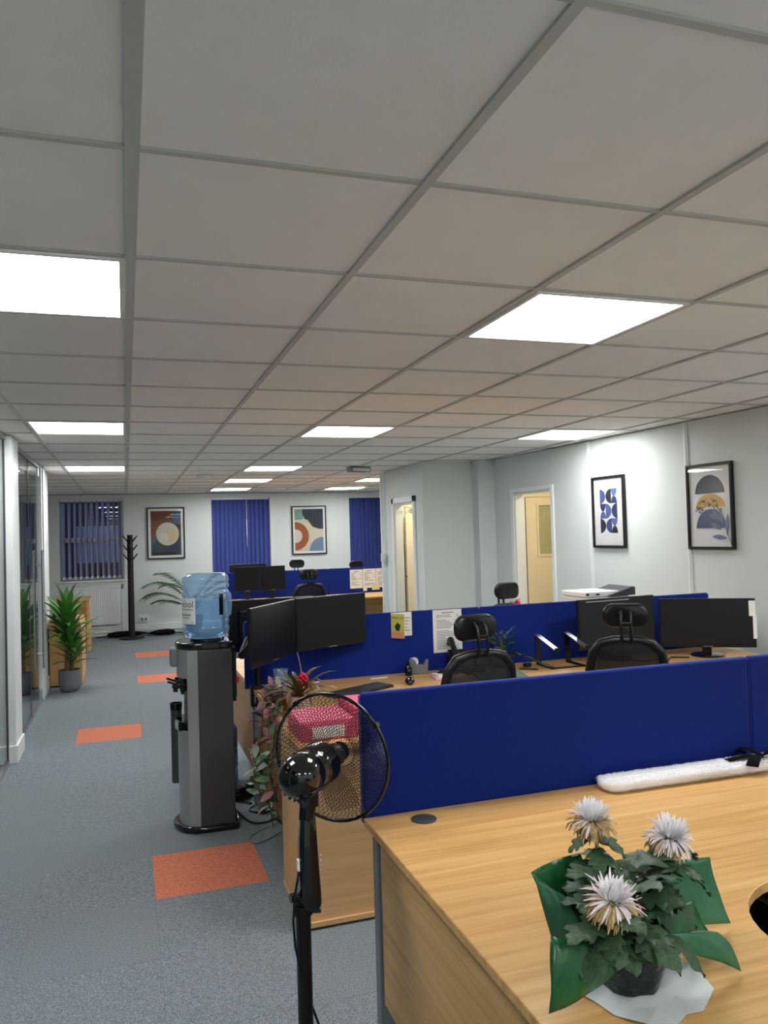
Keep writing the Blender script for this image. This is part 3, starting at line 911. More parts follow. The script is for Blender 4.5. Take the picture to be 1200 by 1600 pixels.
# notepads with pens
t = thing('notepad', 'pink and white notepads stacked beside the tape dispenser', 'notepad', (1.855, 4.455, DZ), R(-8))
MB().box(-.1, .1, -.075, .075, .001, .012).build('lower_pad', M['pink2'], t, world=False)
MB().obox((.0, .01, .017), (.17, .12, .009), R(7)).build('upper_pad', M['paper'], t, world=False)
for k, (a, c) in enumerate(((0, 40), (.02, 22), (-.03, 58))):
    p = tag(MB().tube([(-.07, 0, 0), (.06, 0, 0), (.075, 0, 0)], [.005, .005, .0015], 8).build('pen', M['black'], smooth=50), ['black pen lying on the notepads, topmost', 'black pen lying on the notepads, nearest the phone', 'black pen lying on the notepads, at their left'][k], 'pen', 'pens on the notepads')
    p.location = (1.855+a, 4.455+a*.5, DZ+.0275+k*.01); p.rotation_euler = (0, 0, R(-c))
# desk phone
t = thing('desk_phone', 'black desk phone half hidden behind the near chair headrest', 'phone', (2.03, 4.585, DZ), R(-10))
MB().prism([(-.09, 0), (.09, 0), (.09, .10), (.075, .135), (-.09, .03)], -.1, .1, lambda a, c, h: (h, a, c+.001)).build('base', M['black'], t, world=False, bevel=.006)
MB().box(-.02, .085, -.02, .07, .078, .1).build('display', M['dark_steel'], t, world=False).matrix_local = Matrix.Rotation(R(6), 4, 'X')
MB().tube([(-.075, -.095, .075), (-.075, -.09, .10), (-.075, .03, .165), (-.075, .085, .19), (-.075, .10, .165)], [.024, .024, .017, .024, .024], 10).build('handset', M['black'], t, world=False, smooth=50)
# green folder, slips
rebase(tag(MB().obox((2.14, 4.33, DZ+.008), (.30, .21, .014), R(-14)).build('folder', M['green_folder'], bevel=.003), 'dull green folder lying beneath the near chair headrest', 'folder'), (2.14, 4.33, DZ+.001))
rebase(tag(MB().obox((1.46, 4.62, DZ+.003), (.11, .022, .004), R(4)).build('paper_slip', M['paper']), 'narrow white slip lying by the foot of the blue screen', 'paper slip'), (1.46, 4.62, DZ+.001))
rebase(tag(MB().tube([(2.36, 4.50, DZ+.006), (2.45, 4.42, DZ+.006)], .005, 8).build('pencil', M['black']), 'dark pencil on the desk left of the laptop stand', 'pencil'), (2.4, 4.46, DZ+.001))
rebase(tag(MB().obox((2.45, 4.56, DZ+.014), (.05, .03, .026), R(10)).build('stapler', M['black'], bevel=.006), 'small dark stapler close to the laptop stand', 'stapler'), (2.45, 4.56, DZ+.001))
# laptop stand: two bent arms on a flat frame
t = thing('laptop_stand', 'empty black metal laptop stand with two sloping arms on the desk', 'laptop stand', (2.67, 4.5, DZ))
for x in (2.56, 2.78):
    MB().prism([(4.60, DZ+.008), (4.607, DZ+.008), (4.622, DZ+.19), (4.615, DZ+.19)], x-.018, x+.018, lambda a, c, h: (h, a, c)).build('upright', M['black'], t)
    MB().prism([(4.622, DZ+.19), (4.622, DZ+.198), (4.37, DZ+.128), (4.37, DZ+.12)], x-.018, x+.018, lambda a, c, h: (h, a, c)).build('arm', M['alu'], t)
    MB().box(x-.018, x+.018, 4.362, 4.37, DZ+.118, DZ+.138).build('lip', M['black'], t)
    MB().box(x-.018, x+.018, 4.40, 4.61, DZ+.0005, DZ+.007).build('foot_bar', M['black'], t)
MB().box(2.578, 2.762, 4.405, 4.435, DZ+.0005, DZ+.006).build('cross_bar', M['black'], t)
# cable tangle behind the right chair
tag(MB().tube([(3.15, 4.45, DZ+.006), (3.22, 4.36, DZ+.006), (3.30, 4.40, DZ+.006), (3.36, 4.33, DZ+.006), (3.45, 4.42, DZ+.006), (3.55, 4.36, DZ+.006)], .005, 6).build('power_lead', M['black'], smooth=60), 'black lead curling across the desk under the matt monitors', 'cable')
# small leafy plant behind the chair, pale blue cup
t = thing('cup', 'pale blue plastic cup at the end of the desk near the clamp', 'cup', (.83, 4.50, DZ))
MB().lathe([(.032, .001), (.042, .12), (.044, .125), (.040, .125), (.030, .006)], (.83, 4.50, DZ), 20).build('beaker', M['cup'], t, smooth=50)
MB().tube([(.815, 4.5, DZ+.01), (.80, 4.49, DZ+.15)], .004, 6).build('straw', M['black'], t)
# printer behind the screens
t = thing('printer', 'white office printer with a raised grey tray behind the blue screens', 'printer', (3.5, 5.36, DZ))
MB().box(3.31, 3.70, 5.2, 5.56, DZ+.001, 1.085).build('body', M['white_plastic'], t, bevel=.01)
MB().box(3.30, 3.62, 5.2, 5.54, 1.087, 1.125).build('lid', M['paper'], t, bevel=.008)
MB().prism([(3.50, 1.095), (3.72, 1.155), (3.74, 1.15), (3.74, 1.09), (3.52, 1.085)], 5.18, 5.5, lambda a, c, h: (a, h, c)).build('paper_tray', M['dark_steel'], t, bevel=.003)
MB().box(3.315, 3.335, 5.196, 5.2, 1.10, 1.115).box(3.40, 3.43, 5.196, 5.2, 1.10, 1.112).build('button', M['black'], t)
# cloths on the chair by the doorway
P = []
for i in range(9):
    P.append([(3.06+.022*j, 5.98+.03*math.sin(j*1.3)-.02*i/8,   .965+.065*math.sin(j/6*PI)*(1-i/16)-.028*i+.02*math.sin(j*2.1+i)) for j in range(10)])
rebase(tag(MB().patch(P).build('scarf', M['cloth_pink'], smooth=180, solid=.006), 'crumpled pink cloth hung over the chair by the doorway', 'cloth'), (3.16, 5.98, .75))
P = []
for i in range(7):
    P.append([(2.84+.022*j, 5.99+.02*math.sin(j*1.1)-.015*i/6, .965-.03*i+.012*math.sin(j*1.7)) for j in range(11)])
rebase(tag(MB().patch(P).build('jacket', M['cloth_blue'], smooth=180, solid=.006), 'pale patterned cloth hung below the headrest by the doorway', 'cloth'), (2.95, 5.99, .77))


# ---- sheets on screens
def sheet(label, x0, x1, z0, z1, y, lines, group=None, cat='paper sheet', seed=1, cols=1):
    t = thing('printed_sheet', label, cat, ((x0+x1)/2, y, z0), 0, group)
    MB().box(x0, x1, y-.0012, y, z0, z1).build('paper', M['paper'], t)
    rr = random.Random(seed)
    b = MB(); h_ = (z1-z0)/(lines+5)
    b.box(x0+(x1-x0)*.3, x0+(x1-x0)*.72, y-.0016, y-.0012, z1-2.2*h_, z1-1.7*h_)
    for k in range(lines):
        if rr.random() < .12:
            continue
        zc = z1-(3.5+k)*h_
        b.box(x0+(x1-x0)*.12, x0+(x1-x0)*(.3+.55*rr.random()), y-.0016, y-.0012, zc-h_*.16, zc+h_*.16)
        if rr.random() < .6:
            b.box(x0+(x1-x0)*.82, x0+(x1-x0)*.9, y-.0016, y-.0012, zc-h_*.16, zc+h_*.16)
    p = b.build('print', M['ink'], t); p['kind'] = 'stuff'
    return t


sheet('tall white list pinned to the blue screen behind the chair', 1.873, 2.075, .838, 1.113, 4.737, 22, seed=3)
y3 = 11.485
for k, (a, c, z0, z1, lab) in enumerate(((3.215, 3.415, .80, 1.085, 'leftmost of the three white sheets on the far blue screen'), (3.42, 3.625, .80, 1.09, 'middle of the three white sheets on the far blue screen'),
                                        (3.63, 3.85, .80, 1.09, 'rightmost of the three white sheets on the far blue screen'))):
    sheet(lab, a, c, z0, z1, y3, 14, 'sheets on the far screen', seed=9+k)
rebase(tag(MB().box(3.56, 3.68, y3-.004, y3-.002, .765, .83).build('sticky_note', M['yellow_note']), 'pale yellow sticky note below the far white sheets', 'note'), (3.62, y3, .765))
rebase(tag(MB().box(3.42, 3.48, y3-.004, y3-.002, .755, .83).build('note_slip', M['paper']), 'small white slip at the foot of the far sheets', 'note'), (3.45, y3, .755))
# greetings card
t = thing('greetings_card', 'yellow greetings card with a cactus hanging open on the blue screen', 'card', (1.63, 4.72, .94))
yc = 4.737
MB().box(1.588, 1.728, yc-.0015, yc, .962, 1.113).build('inner_page', M['paper'], t)
b = MB()
for k in range(5):
    b.box(1.68, 1.715-.006*k % .02, yc-.002, yc-.0015, 1.075-.02*k, 1.079-.02*k)
b.build('handwriting', M['ink'], t)
pa, pb = Vector((1.588, yc-.003, 0)), Vector((1.652, yc-.072, 0))
fm = Matrix(((pb.x-pa.x, 0, 0, pa.x), (pb.y-pa.y, 0, 0, pa.y), (0, 1, 0, 0), (0, 0, 0, 1)))
nrm = Vector((-(pb.y-pa.y), pb.x-pa.x, 0)).normalized()*-1


def cardpt(a, z, d=0):
    p = pa+(pb-pa)*a + nrm*d
    return (p.x, p.y, z)


def card_quad(a0, a1, z0, z1, d0, d1):
    return MB().add([cardpt(a0, z0, d0), cardpt(a1, z0, d0), cardpt(a1, z1, d0), cardpt(a0, z1, d0), cardpt(a0, z0, d1), cardpt(a1, z0, d1), cardpt(a1, z1, d1), cardpt(a0, z1, d1)],
                    [(0, 1, 2, 3), (4, 5, 6, 7), (0, 1, 5, 4), (1, 2, 6, 5), (2, 3, 7, 6), (3, 0, 4, 7)])


card_quad(0, 1, .955, 1.108, 0, .0012).build('cover', mat('card_yellow', 'd3cf6a', .7), t)
card_quad(0, 1, .955, .995, .0012, .0018).build('cover_base', mat('card_peach', 'd99f7c', .7), t)
b = MB()
for (a, z, s_) in ((.5, 1.02, .02), (.38, 1.028, .011), (.62, 1.034, .011), (.5, 1.04, .013)):
    n = 12
    b.add([cardpt(a+s_*math.cos(2*PI*k/n)*9, z+s_*math.sin(2*PI*k/n), .0022) for k in range(n)], [tuple(range(n))])
b.build('cactus', mat('card_cactus', '1f4a2a', .7), t)
vs, fs = text_mesh('THANK YOU', .0165, 'CENTER')
b = MB(); b.add([cardpt(.5+v[0]/.085, 1.078+v[1], .0022) for v in vs], fs)
b.build('lettering', M['ink_dk'], t)

# ------------------------------------------------------------------ water cooler
t = thing('water_cooler', 'tall grey water cooler with black top and base in the aisle', 'water cooler', (.41, 4.64, 0))
# plan: bulging front to the left (-x), flat sides towards and away from the viewer
side = [(.365, 4.475), (.555, 4.475), (.555, 4.80), (.365, 4.80)]
fr_arc = [(.365, 4.80)] + [(.36-.10*math.cos(R(a)), 4.6375+.162*math.sin(R(a))) for a in (60, 40, 20, 0, -20, -40, -60)] + [(.365, 4.475)]
MB().prism(side, .03, 1.0).build('side_panel', M['cooler_side'], t, bevel=.006)
# silver front with a tap recess
MB().prism(fr_arc, .03, .555).build('lower_front', M['cooler_front'], t, smooth=30)
MB().prism(fr_arc, .845, 1.0).build('upper_front', M['cooler_front'], t, smooth=30)
rec = [(.365, 4.80)] + [(.36-.062*math.cos(R(a)), 4.6375+.162*math.sin(R(a))) for a in (60, 40, 20, 0, -20, -40, -60)] + [(.365, 4.475)]
MB().prism(rec, .555, .845).build('recess', M['cooler_side'], t, smooth=30)
near = [(.365, 4.475), (.365, 4.505), (.318, 4.512), (.308, 4.498)]
MB().prism(near, .555, .845).build('front_pillar', M['cooler_front'], t)
far_ = [(.365, 4.80), (.365, 4.77), (.318, 4.763), (.308, 4.777)]
MB().prism(far_, .555, .845).build('front_pillar', M['cooler_front'], t)
base = [(.56-.0, 4.45)] + [(.56+.03*math.cos(R(a)), 4.6375+.19*math.sin(R(a))) for a in (-70, -30, 0, 30, 70)] + [(.56, 4.83), (.40, 4.83)] + [(.385-.16*math.cos(R(a)), 4.6375+.19*math.sin(R(a))) for a in (70, 45, 20, 0, -20, -45, -70)] + [(.40, 4.45)]
MB().prism(base, 0, .035).build('foot_plate', M['black_gloss'], t, bevel=.012, seg=3, smooth=40)
topo = [(.56, 4.472), (.56, 4.805), (.365, 4.805)] + [(.36-.108*math.cos(R(a)), 4.6375+.167*math.sin(R(a))) for a in (60, 40, 20, 0, -20, -40, -60)] + [(.365, 4.472)]
MB().prism(topo, 1.0, 1.04).build('top_cover', M['black_gloss'], t, bevel=.01, seg=3, smooth=40)
MB().lathe([(.10, 1.041), (.095, 1.052), (.07, 1.05)], (.432, 4.64, 0), 28).build('bottle_collar', M['black_gloss'], t, smooth=40)
MB().box(.557, .58, 4.50, 4.78, .72, 1.0).box(.557, .575, 4.49, 4.52, .70, .98).build('rear_grille', M['black_matte'], t, bevel=.004)
MB().box(.572, .592, 4.50, 4.53, .80, .83).build('red_switch', M['red_plastic'], t)
for k, y in enumerate((4.58, 4.69)):
    tp = MB().tube([(.31, y, .80), (.27, y, .80), (.25, y, .785), (.248, y, .765)], .014, 8).build('tap', M['black'], t, smooth=50)
    MB().obox((.235, y, .815), (.06, .022, .012), 0, 0, R(20)).obox((.262, y, .812), (.02, .018, .03)).build('lever', M['black'], tp)
MB().obox((.285, 4.635, .79), (.02, .22, .07)).build('tap_plate', M['black'], t, bevel=.006)
MB().prism([(.36, 4.50)] + [(.36-.115*math.cos(R(a)), 4.6375+.14*math.sin(R(a))) for a in (-60, -30, 0, 30, 60)] + [(.36, 4.775)], .545, .60).build('drip_tray', M['black_gloss'], t, bevel=.006)
tb = MB().tube([(.262, 4.80, .20), (.262, 4.80, .62)], .032, 16).box(.262, .37, 4.765, 4.78, .3, .33).box(.262, .37, 4.765, 4.78, .5, .53).build('cup_bin', M['cooler_side'], t, smooth=50)
MB().lathe([(.034, .62), (.036, .66), (.030, .66), (.028, .62)], (.262, 4.80, 0), 16).build('bin_rim', M['black_gloss'], tb, smooth=50)
MB().box(.225, .27, 4.60, 4.70, .90, 1.005).build('cup_holder', M['steel_grey'], t, bevel=.01)


def water_bottle(t, cx, cy, z, s=1):
    prof = [(.03, .0), (.06, .012), (.115, .03), (.132, .06), (.134, .08), (.126, .09), (.126, .098), (.134, .108), (.134, .122), (.128, .13), (.134, .14), (.131, .16), (.131, .255), (.134, .265), (.134, .28), (.125, .29), (.125, .302),
            (.134, .312), (.134, .322), (.127, .332), (.134, .345), (.130, .37), (.112, .388), (.06, .392)]
    body = MB().lathe([(r*s, q*s+z) for r, q in prof], (cx, cy, 0), 40).build('bottle_shell', M['bottle'], t, smooth=70)
    return body


t = thing('water_bottle', 'big translucent blue water bottle upside down on the cooler', 'water bottle', (.432, 4.64, 1.045))
water_bottle(t, .432, 4.64, 1.03)
# label, wrapped on the side facing the aisle
br = .1353
b = MB(); P = []
for i in range(2):
    P.append([(.432+br*math.sin(a), 4.64-br*math.cos(a), 1.14+.145*i) for a in [R(-115+84*j/16) for j in range(17)]])
lb = b.patch(P).build('label', M['paper'], t, smooth=60)


def on_bottle(u, z, r):
    a = R(-31)+u/br
    return (.432+r*math.sin(a), 4.64-r*math.cos(a), z)


vs, fs = text_mesh('acool', .05, 'RIGHT')
b = MB(); b.add([on_bottle(v[0]-.012, 1.235+v[1], br+.0006) for v in vs], fs)
b.build('lettering', M['ink_dk'], lb)
b = MB()
for (u0, u1, z, h_) in ((-.115, -.014, 1.218, .006), (-.115, -.03, 1.186, .01), (-.10, -.04, 1.172, .006), (-.03, -.012, 1.148, .005)):
    n = 24
    for k in range(n):
        if k % 5 == 4:
            continue
        a, c = u0+(u1-u0)*k/n, u0+(u1-u0)*(k+.8)/n
        b.add([on_bottle(a, z, br+.0006), on_bottle(c, z, br+.0006), on_bottle(c, z+h_, br+.0006), on_bottle(a, z+h_, br+.0006)], [(0, 1, 2, 3)])
pl = b.build('small_print', M['ink'], lb); pl['kind'] = 'stuff'
# handle recess at the right
MB().tube([(.535, 4.545, 1.315), (.552, 4.535, 1.30), (.556, 4.53, 1.25), (.552, 4.535, 1.19), (.535, 4.545, 1.175)], .013, 8).build('handle', M['bottle'], t, smooth=60)
MB().obox((.507, 4.531, 1.245), (.028, .006, .12), R(36)).build('handle_slot', M['black_gloss'], t, bevel=.002)
MB().lathe([(.0, 1.05), (.05, 1.055), (.118, 1.09), (.118, 1.27), (.0, 1.272)], (.432, 4.64, 0), 32, cap=False).build('water', glass_mat('water_surface', (.75, .87, .97), 0, 1.2), t, smooth=60)
t = thing('water_bottle', 'spare blue water bottle standing on the floor behind the cooler', 'water bottle', (.55, 5.30, 0))
MB().lathe([(.12, 0), (.128, .02), (.128, .1), (.122, .11), (.128, .12), (.128, .22), (.122, .23), (.128, .24), (.128, .36), (.11, .39), (.04, .42), (.028, .44), (.028, .48)], (.55, 5.30, 0), 32).build('bottle_shell', M['blue_plastic'], t, smooth=60)
MB().lathe([(.031, .48), (.031, .50), (.02, .503)], (.55, 5.30, 0), 16).build('cap', M['white_plastic'], t, smooth=40)

# ------------------------------------------------------------------ pedestal fan
FA = R(44)
fdir = Vector((math.sin(FA), math.cos(FA), .04)).normalized()
fside = Vector((math.cos(FA), -math.sin(FA), 0))
fup = fside.cross(fdir).normalized()
if fup.z < 0:
    fup = -fup
fc = Vector((.578, 2.335, .945))
t = thing('pedestal_fan', 'black pedestal fan seen from behind beside the foreground desk', 'fan', (.463, 2.25, 0))
FM = Matrix(((fside.x, fup.x, fdir.x, fc.x), (fside.y, fup.y, fdir.y, fc.y), (fside.z, fup.z, fdir.z, fc.z), (0, 0, 0, 1)))
FR = .193


def cage(sign, depth):
    b = MB(); b.m = FM
    N = 70
    for dirn in (1, -1):
        for k in range(N):
            a0 = 2*PI*k/N
            path = []
            for i in range(9):
                s_ = i/8
                r_ = .045+(FR-.045)*s_
                a = a0+dirn*s_*.95
                path.append((r_*math.cos(a), r_*math.sin(a), sign*depth*(1-(s_)**3)**.8))
            b.tube(path, .0008, 3, cap=False)
    return b


for sg, dp in ((-1, .055), (1, .06)):
    gr = cage(sg, dp).build('grille', M['black'], t)
    gr['label'] = 'fine diamond wire grille'
b = MB(); b.m = FM
b.tube([(FR*math.cos(2*PI*k/48), FR*math.sin(2*PI*k/48), 0) for k in range(49)], .0055, 8, cap=False)
b.build('rim', M['black_gloss'], t, smooth=60)
b = MB(); b.m = FM
for s_ in (.6, 2.2, 3.9, 5.3):
    b.obox((FR*math.cos(s_), FR*math.sin(s_), 0), (.014, .014, .018), s_)
b.build('rim_clip', M['black'], t)
for k in range(3):
    b = MB(); b.m = FM
    a0 = 2*PI*k/3+.5
    P = []
    for i in range(7):
        r_ = .035+.13*i/6
        wdt = .5+.42*math.sin(i/6*PI)
        P.append([(r_*math.cos(a0+wdt*(j/6-.5)+.25*i/6), r_*math.sin(a0+wdt*(j/6-.5)+.25*i/6), .012+.03*(j/6-.5)) for j in range(7)])
    b.patch(P)
    b.build('blade', M['blade'], t, smooth=180)
b = MB(); b.m = FM
b.lathe([(.035, .03), (.038, .0), (.03, -.01)], n=20)
b.lathe([(.03, .058), (.03, .063), (.01, .065)], n=24)
b.build('hub', M['black'], t, smooth=50)
b = MB(); b.m = FM
b.lathe([(.058, -.05), (.064, -.055), (.065, -.10), (.064, -.135), (.0625, -.138), (.0625, -.142), (.064, -.145), (.062, -.18), (.055, -.208), (.038, -.228), (.012, -.238)], n=36)
mo = b.build('motor_housing', M['black_gloss'], t, smooth=40)
b = MB(); b.m = FM
for k in range(9):
    a = R(200+k*16)
    b.obox((.062*math.cos(a), .062*math.sin(a), -.168), (.006, .004, .07), a)
b.build('vent_rib', M['black'], mo)
# neck, control column, tubes
nk = Vector((.492, 2.252, 0))
MB().tube([(nk.x, nk.y, .905), (nk.x-.004, nk.y, .86), (nk.x-.012, nk.y, .80)], [.034, .026, .023], 12).obox((nk.x-.004, nk.y, .865), (.045, .05, .05)).build('neck', M['black_gloss'], t, smooth=50)
rows = [(.83, .016, .015, .006), (.80, .022, .02, .002), (.74, .026, .026, 0), (.66, .029, .032, 0), (.60, .031, .034, .002), (.565, .030, .032, .004), (.548, .024, .026, .004)]
b = MB(); vs = []; fs = []
for (z, hx, hy, ox) in rows:
    for (a, c) in rounded(2*hx, 2*hy, min(hx, hy)*.55, 4):
        vs.append((.481+ox+a, 2.25+c, z))
n = 20
for i in range(len(rows)-1):
    for k in range(n):
        fs.append((i*n+k, i*n+(k+1) % n, (i+1)*n+(k+1) % n, (i+1)*n+k))
fs += [tuple(range(n)), tuple((len(rows)-1)*n+k for k in range(n))]
b.add(vs, fs)
cb = b.build('control_box', M['black_gloss'], t, smooth=50)
MB().box(.447, .452, 2.225, 2.245, .665, .695).build('white_sticker', M['paper'], cb)
for k in range(4):
    MB().lathe([(.004, 0), (.003, .004)], (0, 0, 0), 8).build('button', M['alu'], cb, world=False).matrix_local = Matrix.Translation(Vector((.5115, 2.228, .70-.014*k))-Vector((.463, 2.25, 0))) @ Matrix.Rotation(PI/2, 4, 'Y')
MB().cyl((.463, 2.25, .02), (.463, 2.25, .60), .022, 18).build('pole', M['black'], t, smooth=40)
MB().cyl((.463, 2.25, .535), (.463, 2.25, .562), .028, 18).build('collar', M['black'], t, smooth=40)
MB().cyl((.49, 2.242, .548), (.513, 2.236, .548), .013, 12).cyl((.452, 2.245, .588), (.425, 2.24, .588), .013, 12).build('knob', M['black_gloss'], t, smooth=40)
MB().lathe([(.185, 0), (.185, .012), (.16, .022), (.05, .03), (.035, .05)], (.463, 2.25, 0), 36).build('base', M['black'], t, smooth=40)
MB().tube([(.452, 2.235, .665), (.435, 2.225, .60), (.428, 2.22, .53), (.432, 2.22, .46), (.445, 2.225, .40), (.463, 2.28, .33), (.492, 2.27, .24), (.515, 2.26, .17), (.54, 2.26, .11), (.60, 2.25, .03), (.66, 2.2, .012), (.75, 2.0, .008)], .0035, 6).build('power_cord', M['black'], t, smooth=60)

# ------------------------------------------------------------------ pictures
def clip(poly, x0, x1, z0, z1):
    for ax, lim, sgn in ((0, x0, 1), (0, x1, -1), (1, z0, 1), (1, z1, -1)):
        out = []
        for i in range(len(poly)):
            p, q = poly[i], poly[(i+1) % len(poly)]
            ip, iq = (p[ax]-lim)*sgn >= 0, (q[ax]-lim)*sgn >= 0
            if ip:
                out.append(p)
            if ip != iq:
                s_ = (lim-p[ax])/(q[ax]-p[ax])
                out.append((p[0]+(q[0]-p[0])*s_, p[1]+(q[1]-p[1])*s_))
        poly = out
        if not poly:
            return []
    return poly


def circ(x, z, r, a0=0, a1=360, n=36, rx=None):
    rx = rx or r
    pts = [(x+rx*math.cos(R(a0+(a1-a0)*k/n)), z+r*math.sin(R(a0+(a1-a0)*k/n))) for k in range(n + (0 if a1-a0 >= 360 else 1))]
    return pts


ART = {}


def art(col):
    if col not in ART:
        ART[col] = mat('print_'+col, col, .7, noise=(30, col))
    return ART[col]


def make_picture(label, loc, rz, w, h_, border, bg, shapes, fwid=.022):
    t = thing('framed_print', label, 'framed print', loc, rz, 'framed abstract prints')
    b = MB(); d = .03
    b.box(-w/2, w/2, -d, 0, 0, fwid).box(-w/2, w/2, -d, 0, h_-fwid, h_).box(-w/2, -w/2+fwid, -d, 0, fwid, h_-fwid).box(w/2-fwid, w/2, -d, 0, fwid, h_-fwid)
    b.build('frame', M['black'], t, world=False, bevel=.002)
    MB().box(-w/2+fwid, w/2-fwid, -.012, -.004, fwid, h_-fwid).build('mount', M['paper'], t, world=False)
    x0, x1, z0, z1 = -w/2+border, w/2-border, border, h_-border
    pw, ph = x1-x0, z1-z0
    pr = MB().box(x0, x1, -.0135, -.012, z0, z1).build('print', art(bg), t, world=False)
    for k, (col, poly) in enumerate(shapes):
        pts = clip([(x0+a*pw, z0+c*ph) for a, c in poly], x0, x1, z0, z1)
        if len(pts) < 3:
            continue
        yy = -.0137-.00008*k
        MB().add([(a, yy, c) for a, c in pts], [tuple(range(len(pts)))]).build('shape', art(col), pr, world=False)
    MB().box(-w/2+fwid, w/2-fwid, -.026, -.0245, fwid, h_-fwid).build('glass', M['pane'], t, world=False)
    return t


AS = .66/.92   # shapes are given in fractions of the print; k keeps circles round
k1 = .52/.76


def rc(x, z, r, a0=0, a1=360, ar=k1, n=36):
    return circ(x, z, r*ar, a0, a1, n, rx=r)


make_picture('framed print with a brown disc and pale moon beside the coat stand', (.675, YB-.002, 1.285), 0, .645, .91, .065, '47586e',
             [('6e3a1e', rc(.26, .93, .48)), ('7d4527', rc(.12, .62, .26, n=30)), ('232a3b', [(.3, .45), (.25, .55), (.4, .66), (.62, .72), (1, .70), (1, 0), (.0, 0), (.05, .2), (.2, .38)]),
              ('2b3540', [(0, 0), (.05, .22), (.2, .36), (.34, .22), (.4, 0)]), ('c7c1b2', rc(.55, .48, .38)), ('cdb98c', rc(.66, .46, .24)), ('d2ccc0', rc(.42, .40, .16))])
make_picture('framed print with a terracotta ring between the two blue blinds', (3.25, YB-.002, 1.275), 0, .66, .905, .06, 'd3ccb4',
             [('7fa093', [(0, .74), (.3, .76), (.34, 1), (0, 1)]), ('a2552f', rc(.0, .36, .49)), ('d8d2c4', rc(.02, .36, .235)), ('2c3544', rc(.98, 1.0, .72, ar=k1*.98)), ('7387a6', rc(.98, .0, .48)), ('e0c889', [(.36, .76), (.52, .62), (.6, .5), (.62, .58), (.45, .74)])])
ha = .5
cols4 = ['4c5f96', '232a44', '3d4f88', '55699e']
sh = []
gx, gz = 3, 4
tiles = [(0, 'R', .625, .845, '4a5c96'), (0, 'D', .51, .625, '2f3a66'), (0, 'U', .40, .51, '5068a0'), (0, 'R', .18, .40, '262d40'),
         (1, 'L', .625, .845, '26303f'), (1, 'R', .40, .625, '5068a0'), (1, 'L', .18, .40, '3a4a80'),
         (2, 'D', .735, .845, '5570a8'), (2, 'U', .625, .735, '35427c'), (2, 'L', .40, .625, '313e6c'), (2, 'D', .29, .40, '5570a8'), (2, 'U', .18, .29, '232a36')]
for c, o_, za, zb, col in tiles:
    xx = .2+.2*c; zm = (za+zb)/2
    if o_ == 'R':
        sh.append((col, circ(xx, zm, (zb-za)/2, -90, 90, 18, rx=.195)))
    elif o_ == 'L':
        sh.append((col, circ(xx+.2, zm, (zb-za)/2, 90, 270, 18, rx=.195)))
    elif o_ == 'D':
        sh.append((col, circ(xx+.1, zb, zb-za, 180, 360, 18, rx=.1)))
    else:
        sh.append((col, circ(xx+.1, za, zb-za, 0, 180, 18, rx=.1)))
pr_rz = -PI/2+WA


def pic_on_wall(label, u, z, w, h_, shapes):
    p = wp(u, .002, z)
    return make_picture(label, (p.x, p.y, p.z), pr_rz, w, h_, .024, 'e3e3e2', shapes, fwid=.02)


pic_on_wall('framed print of blue half circles, nearer the doorway on the right wall', 1.727, 1.432, .455, .65, sh)
dots = []
rr = random.Random(4)
for k in range(70):
    a = rr.uniform(10, 170); q = rr.uniform(.16, .33)
    dots.append(('1c2130', rc(.47+q*math.cos(R(a)), .40+q*.62*math.sin(R(a)), rr.uniform(.012, .022), n=6)))
leafs = []
for (x, z, a, L) in ((.74, .30, 128, .26), (.80, .27, 103, .27), (.9, .12, 86, .38), (.78, .21, 160, .28), (.9, .1, 176, .36), (.68, .34, 160, .2)):
    ux, uz = math.cos(R(a)), math.sin(R(a))
    pts = []
    for i in range(9):
        s_ = i/8; w_ = .04*math.sin(s_*PI)**.8
        pts.append((x+ux*L*s_-uz*w_, z+(uz*L*s_+ux*w_)*.75))
    for i in range(8, -1, -1):
        s_ = i/8; w_ = .04*math.sin(s_*PI)**.8
        pts.append((x+ux*L*s_+uz*w_, z+(uz*L*s_-ux*w_)*.75))
    leafs.append(('66748f', pts))
leafs.append(('66748f', [(.98, .02), (.99, .03), (.78, .42), (.765, .41)]))
pic_on_wall('framed print of navy, yellow and blue half discs with a leaf sprig', .506, 1.428, .46, .655,
            [('232536', rc(.5, .66, .36, 0, 180, ar=.64)), ('d8a92c', rc(.51, .485, .36, 0, 180, ar=.47))] + dots + [('3a4570', rc(.52, .225, .36, 0, 180, ar=.66))] + leafs)

# ------------------------------------------------------------------ far end of the aisle
# radiator
t = thing('radiator', 'white panel radiator under the open blind', 'radiator', (-.45, YB-.1, .2))
MB().box(-.95, -.12, YB-.09, YB-.05, .20, .83).build('panel', M['white'], t, bevel=.006)
for k in range(24):
    x = -.93+k*.0335
    MB().box(x, x+.018, YB-.095, YB-.088, .24, .79).build('rib', M['white'], t, bevel=.003)
MB().tube([(-.07, YB-.07, .0), (-.07, YB-.07, .86)], .011, 8).tube([(-.07, YB-.07, .26), (-.12, YB-.07, .26)], .011, 8).build('pipe', M['white'], t, smooth=50)
MB().cyl((-.07, YB-.07, .80), (-.07, YB-.07, .88), .022, 12).build('valve', M['steel_grey'], t, smooth=50)
MB().box(-.97, -.1, YB-.10, YB-.045, .83, .85).build('top_grille', M['white'], t)
# sockets
t = thing('wall_socket', 'white double wall socket low on the end wall right of the coat stand', 'socket', (.275, YB-.055, .21))
MB().box(.20, .35, YB-.045, YB, .21, .31).build('plate', M['white_plastic'], t, bevel=.004)
MB().box(.225, .262, YB-.052, YB-.045, .235, .28).box(.288, .325, YB-.052, YB-.045, .235, .28).build('outlet', M['steel_grey'], t)
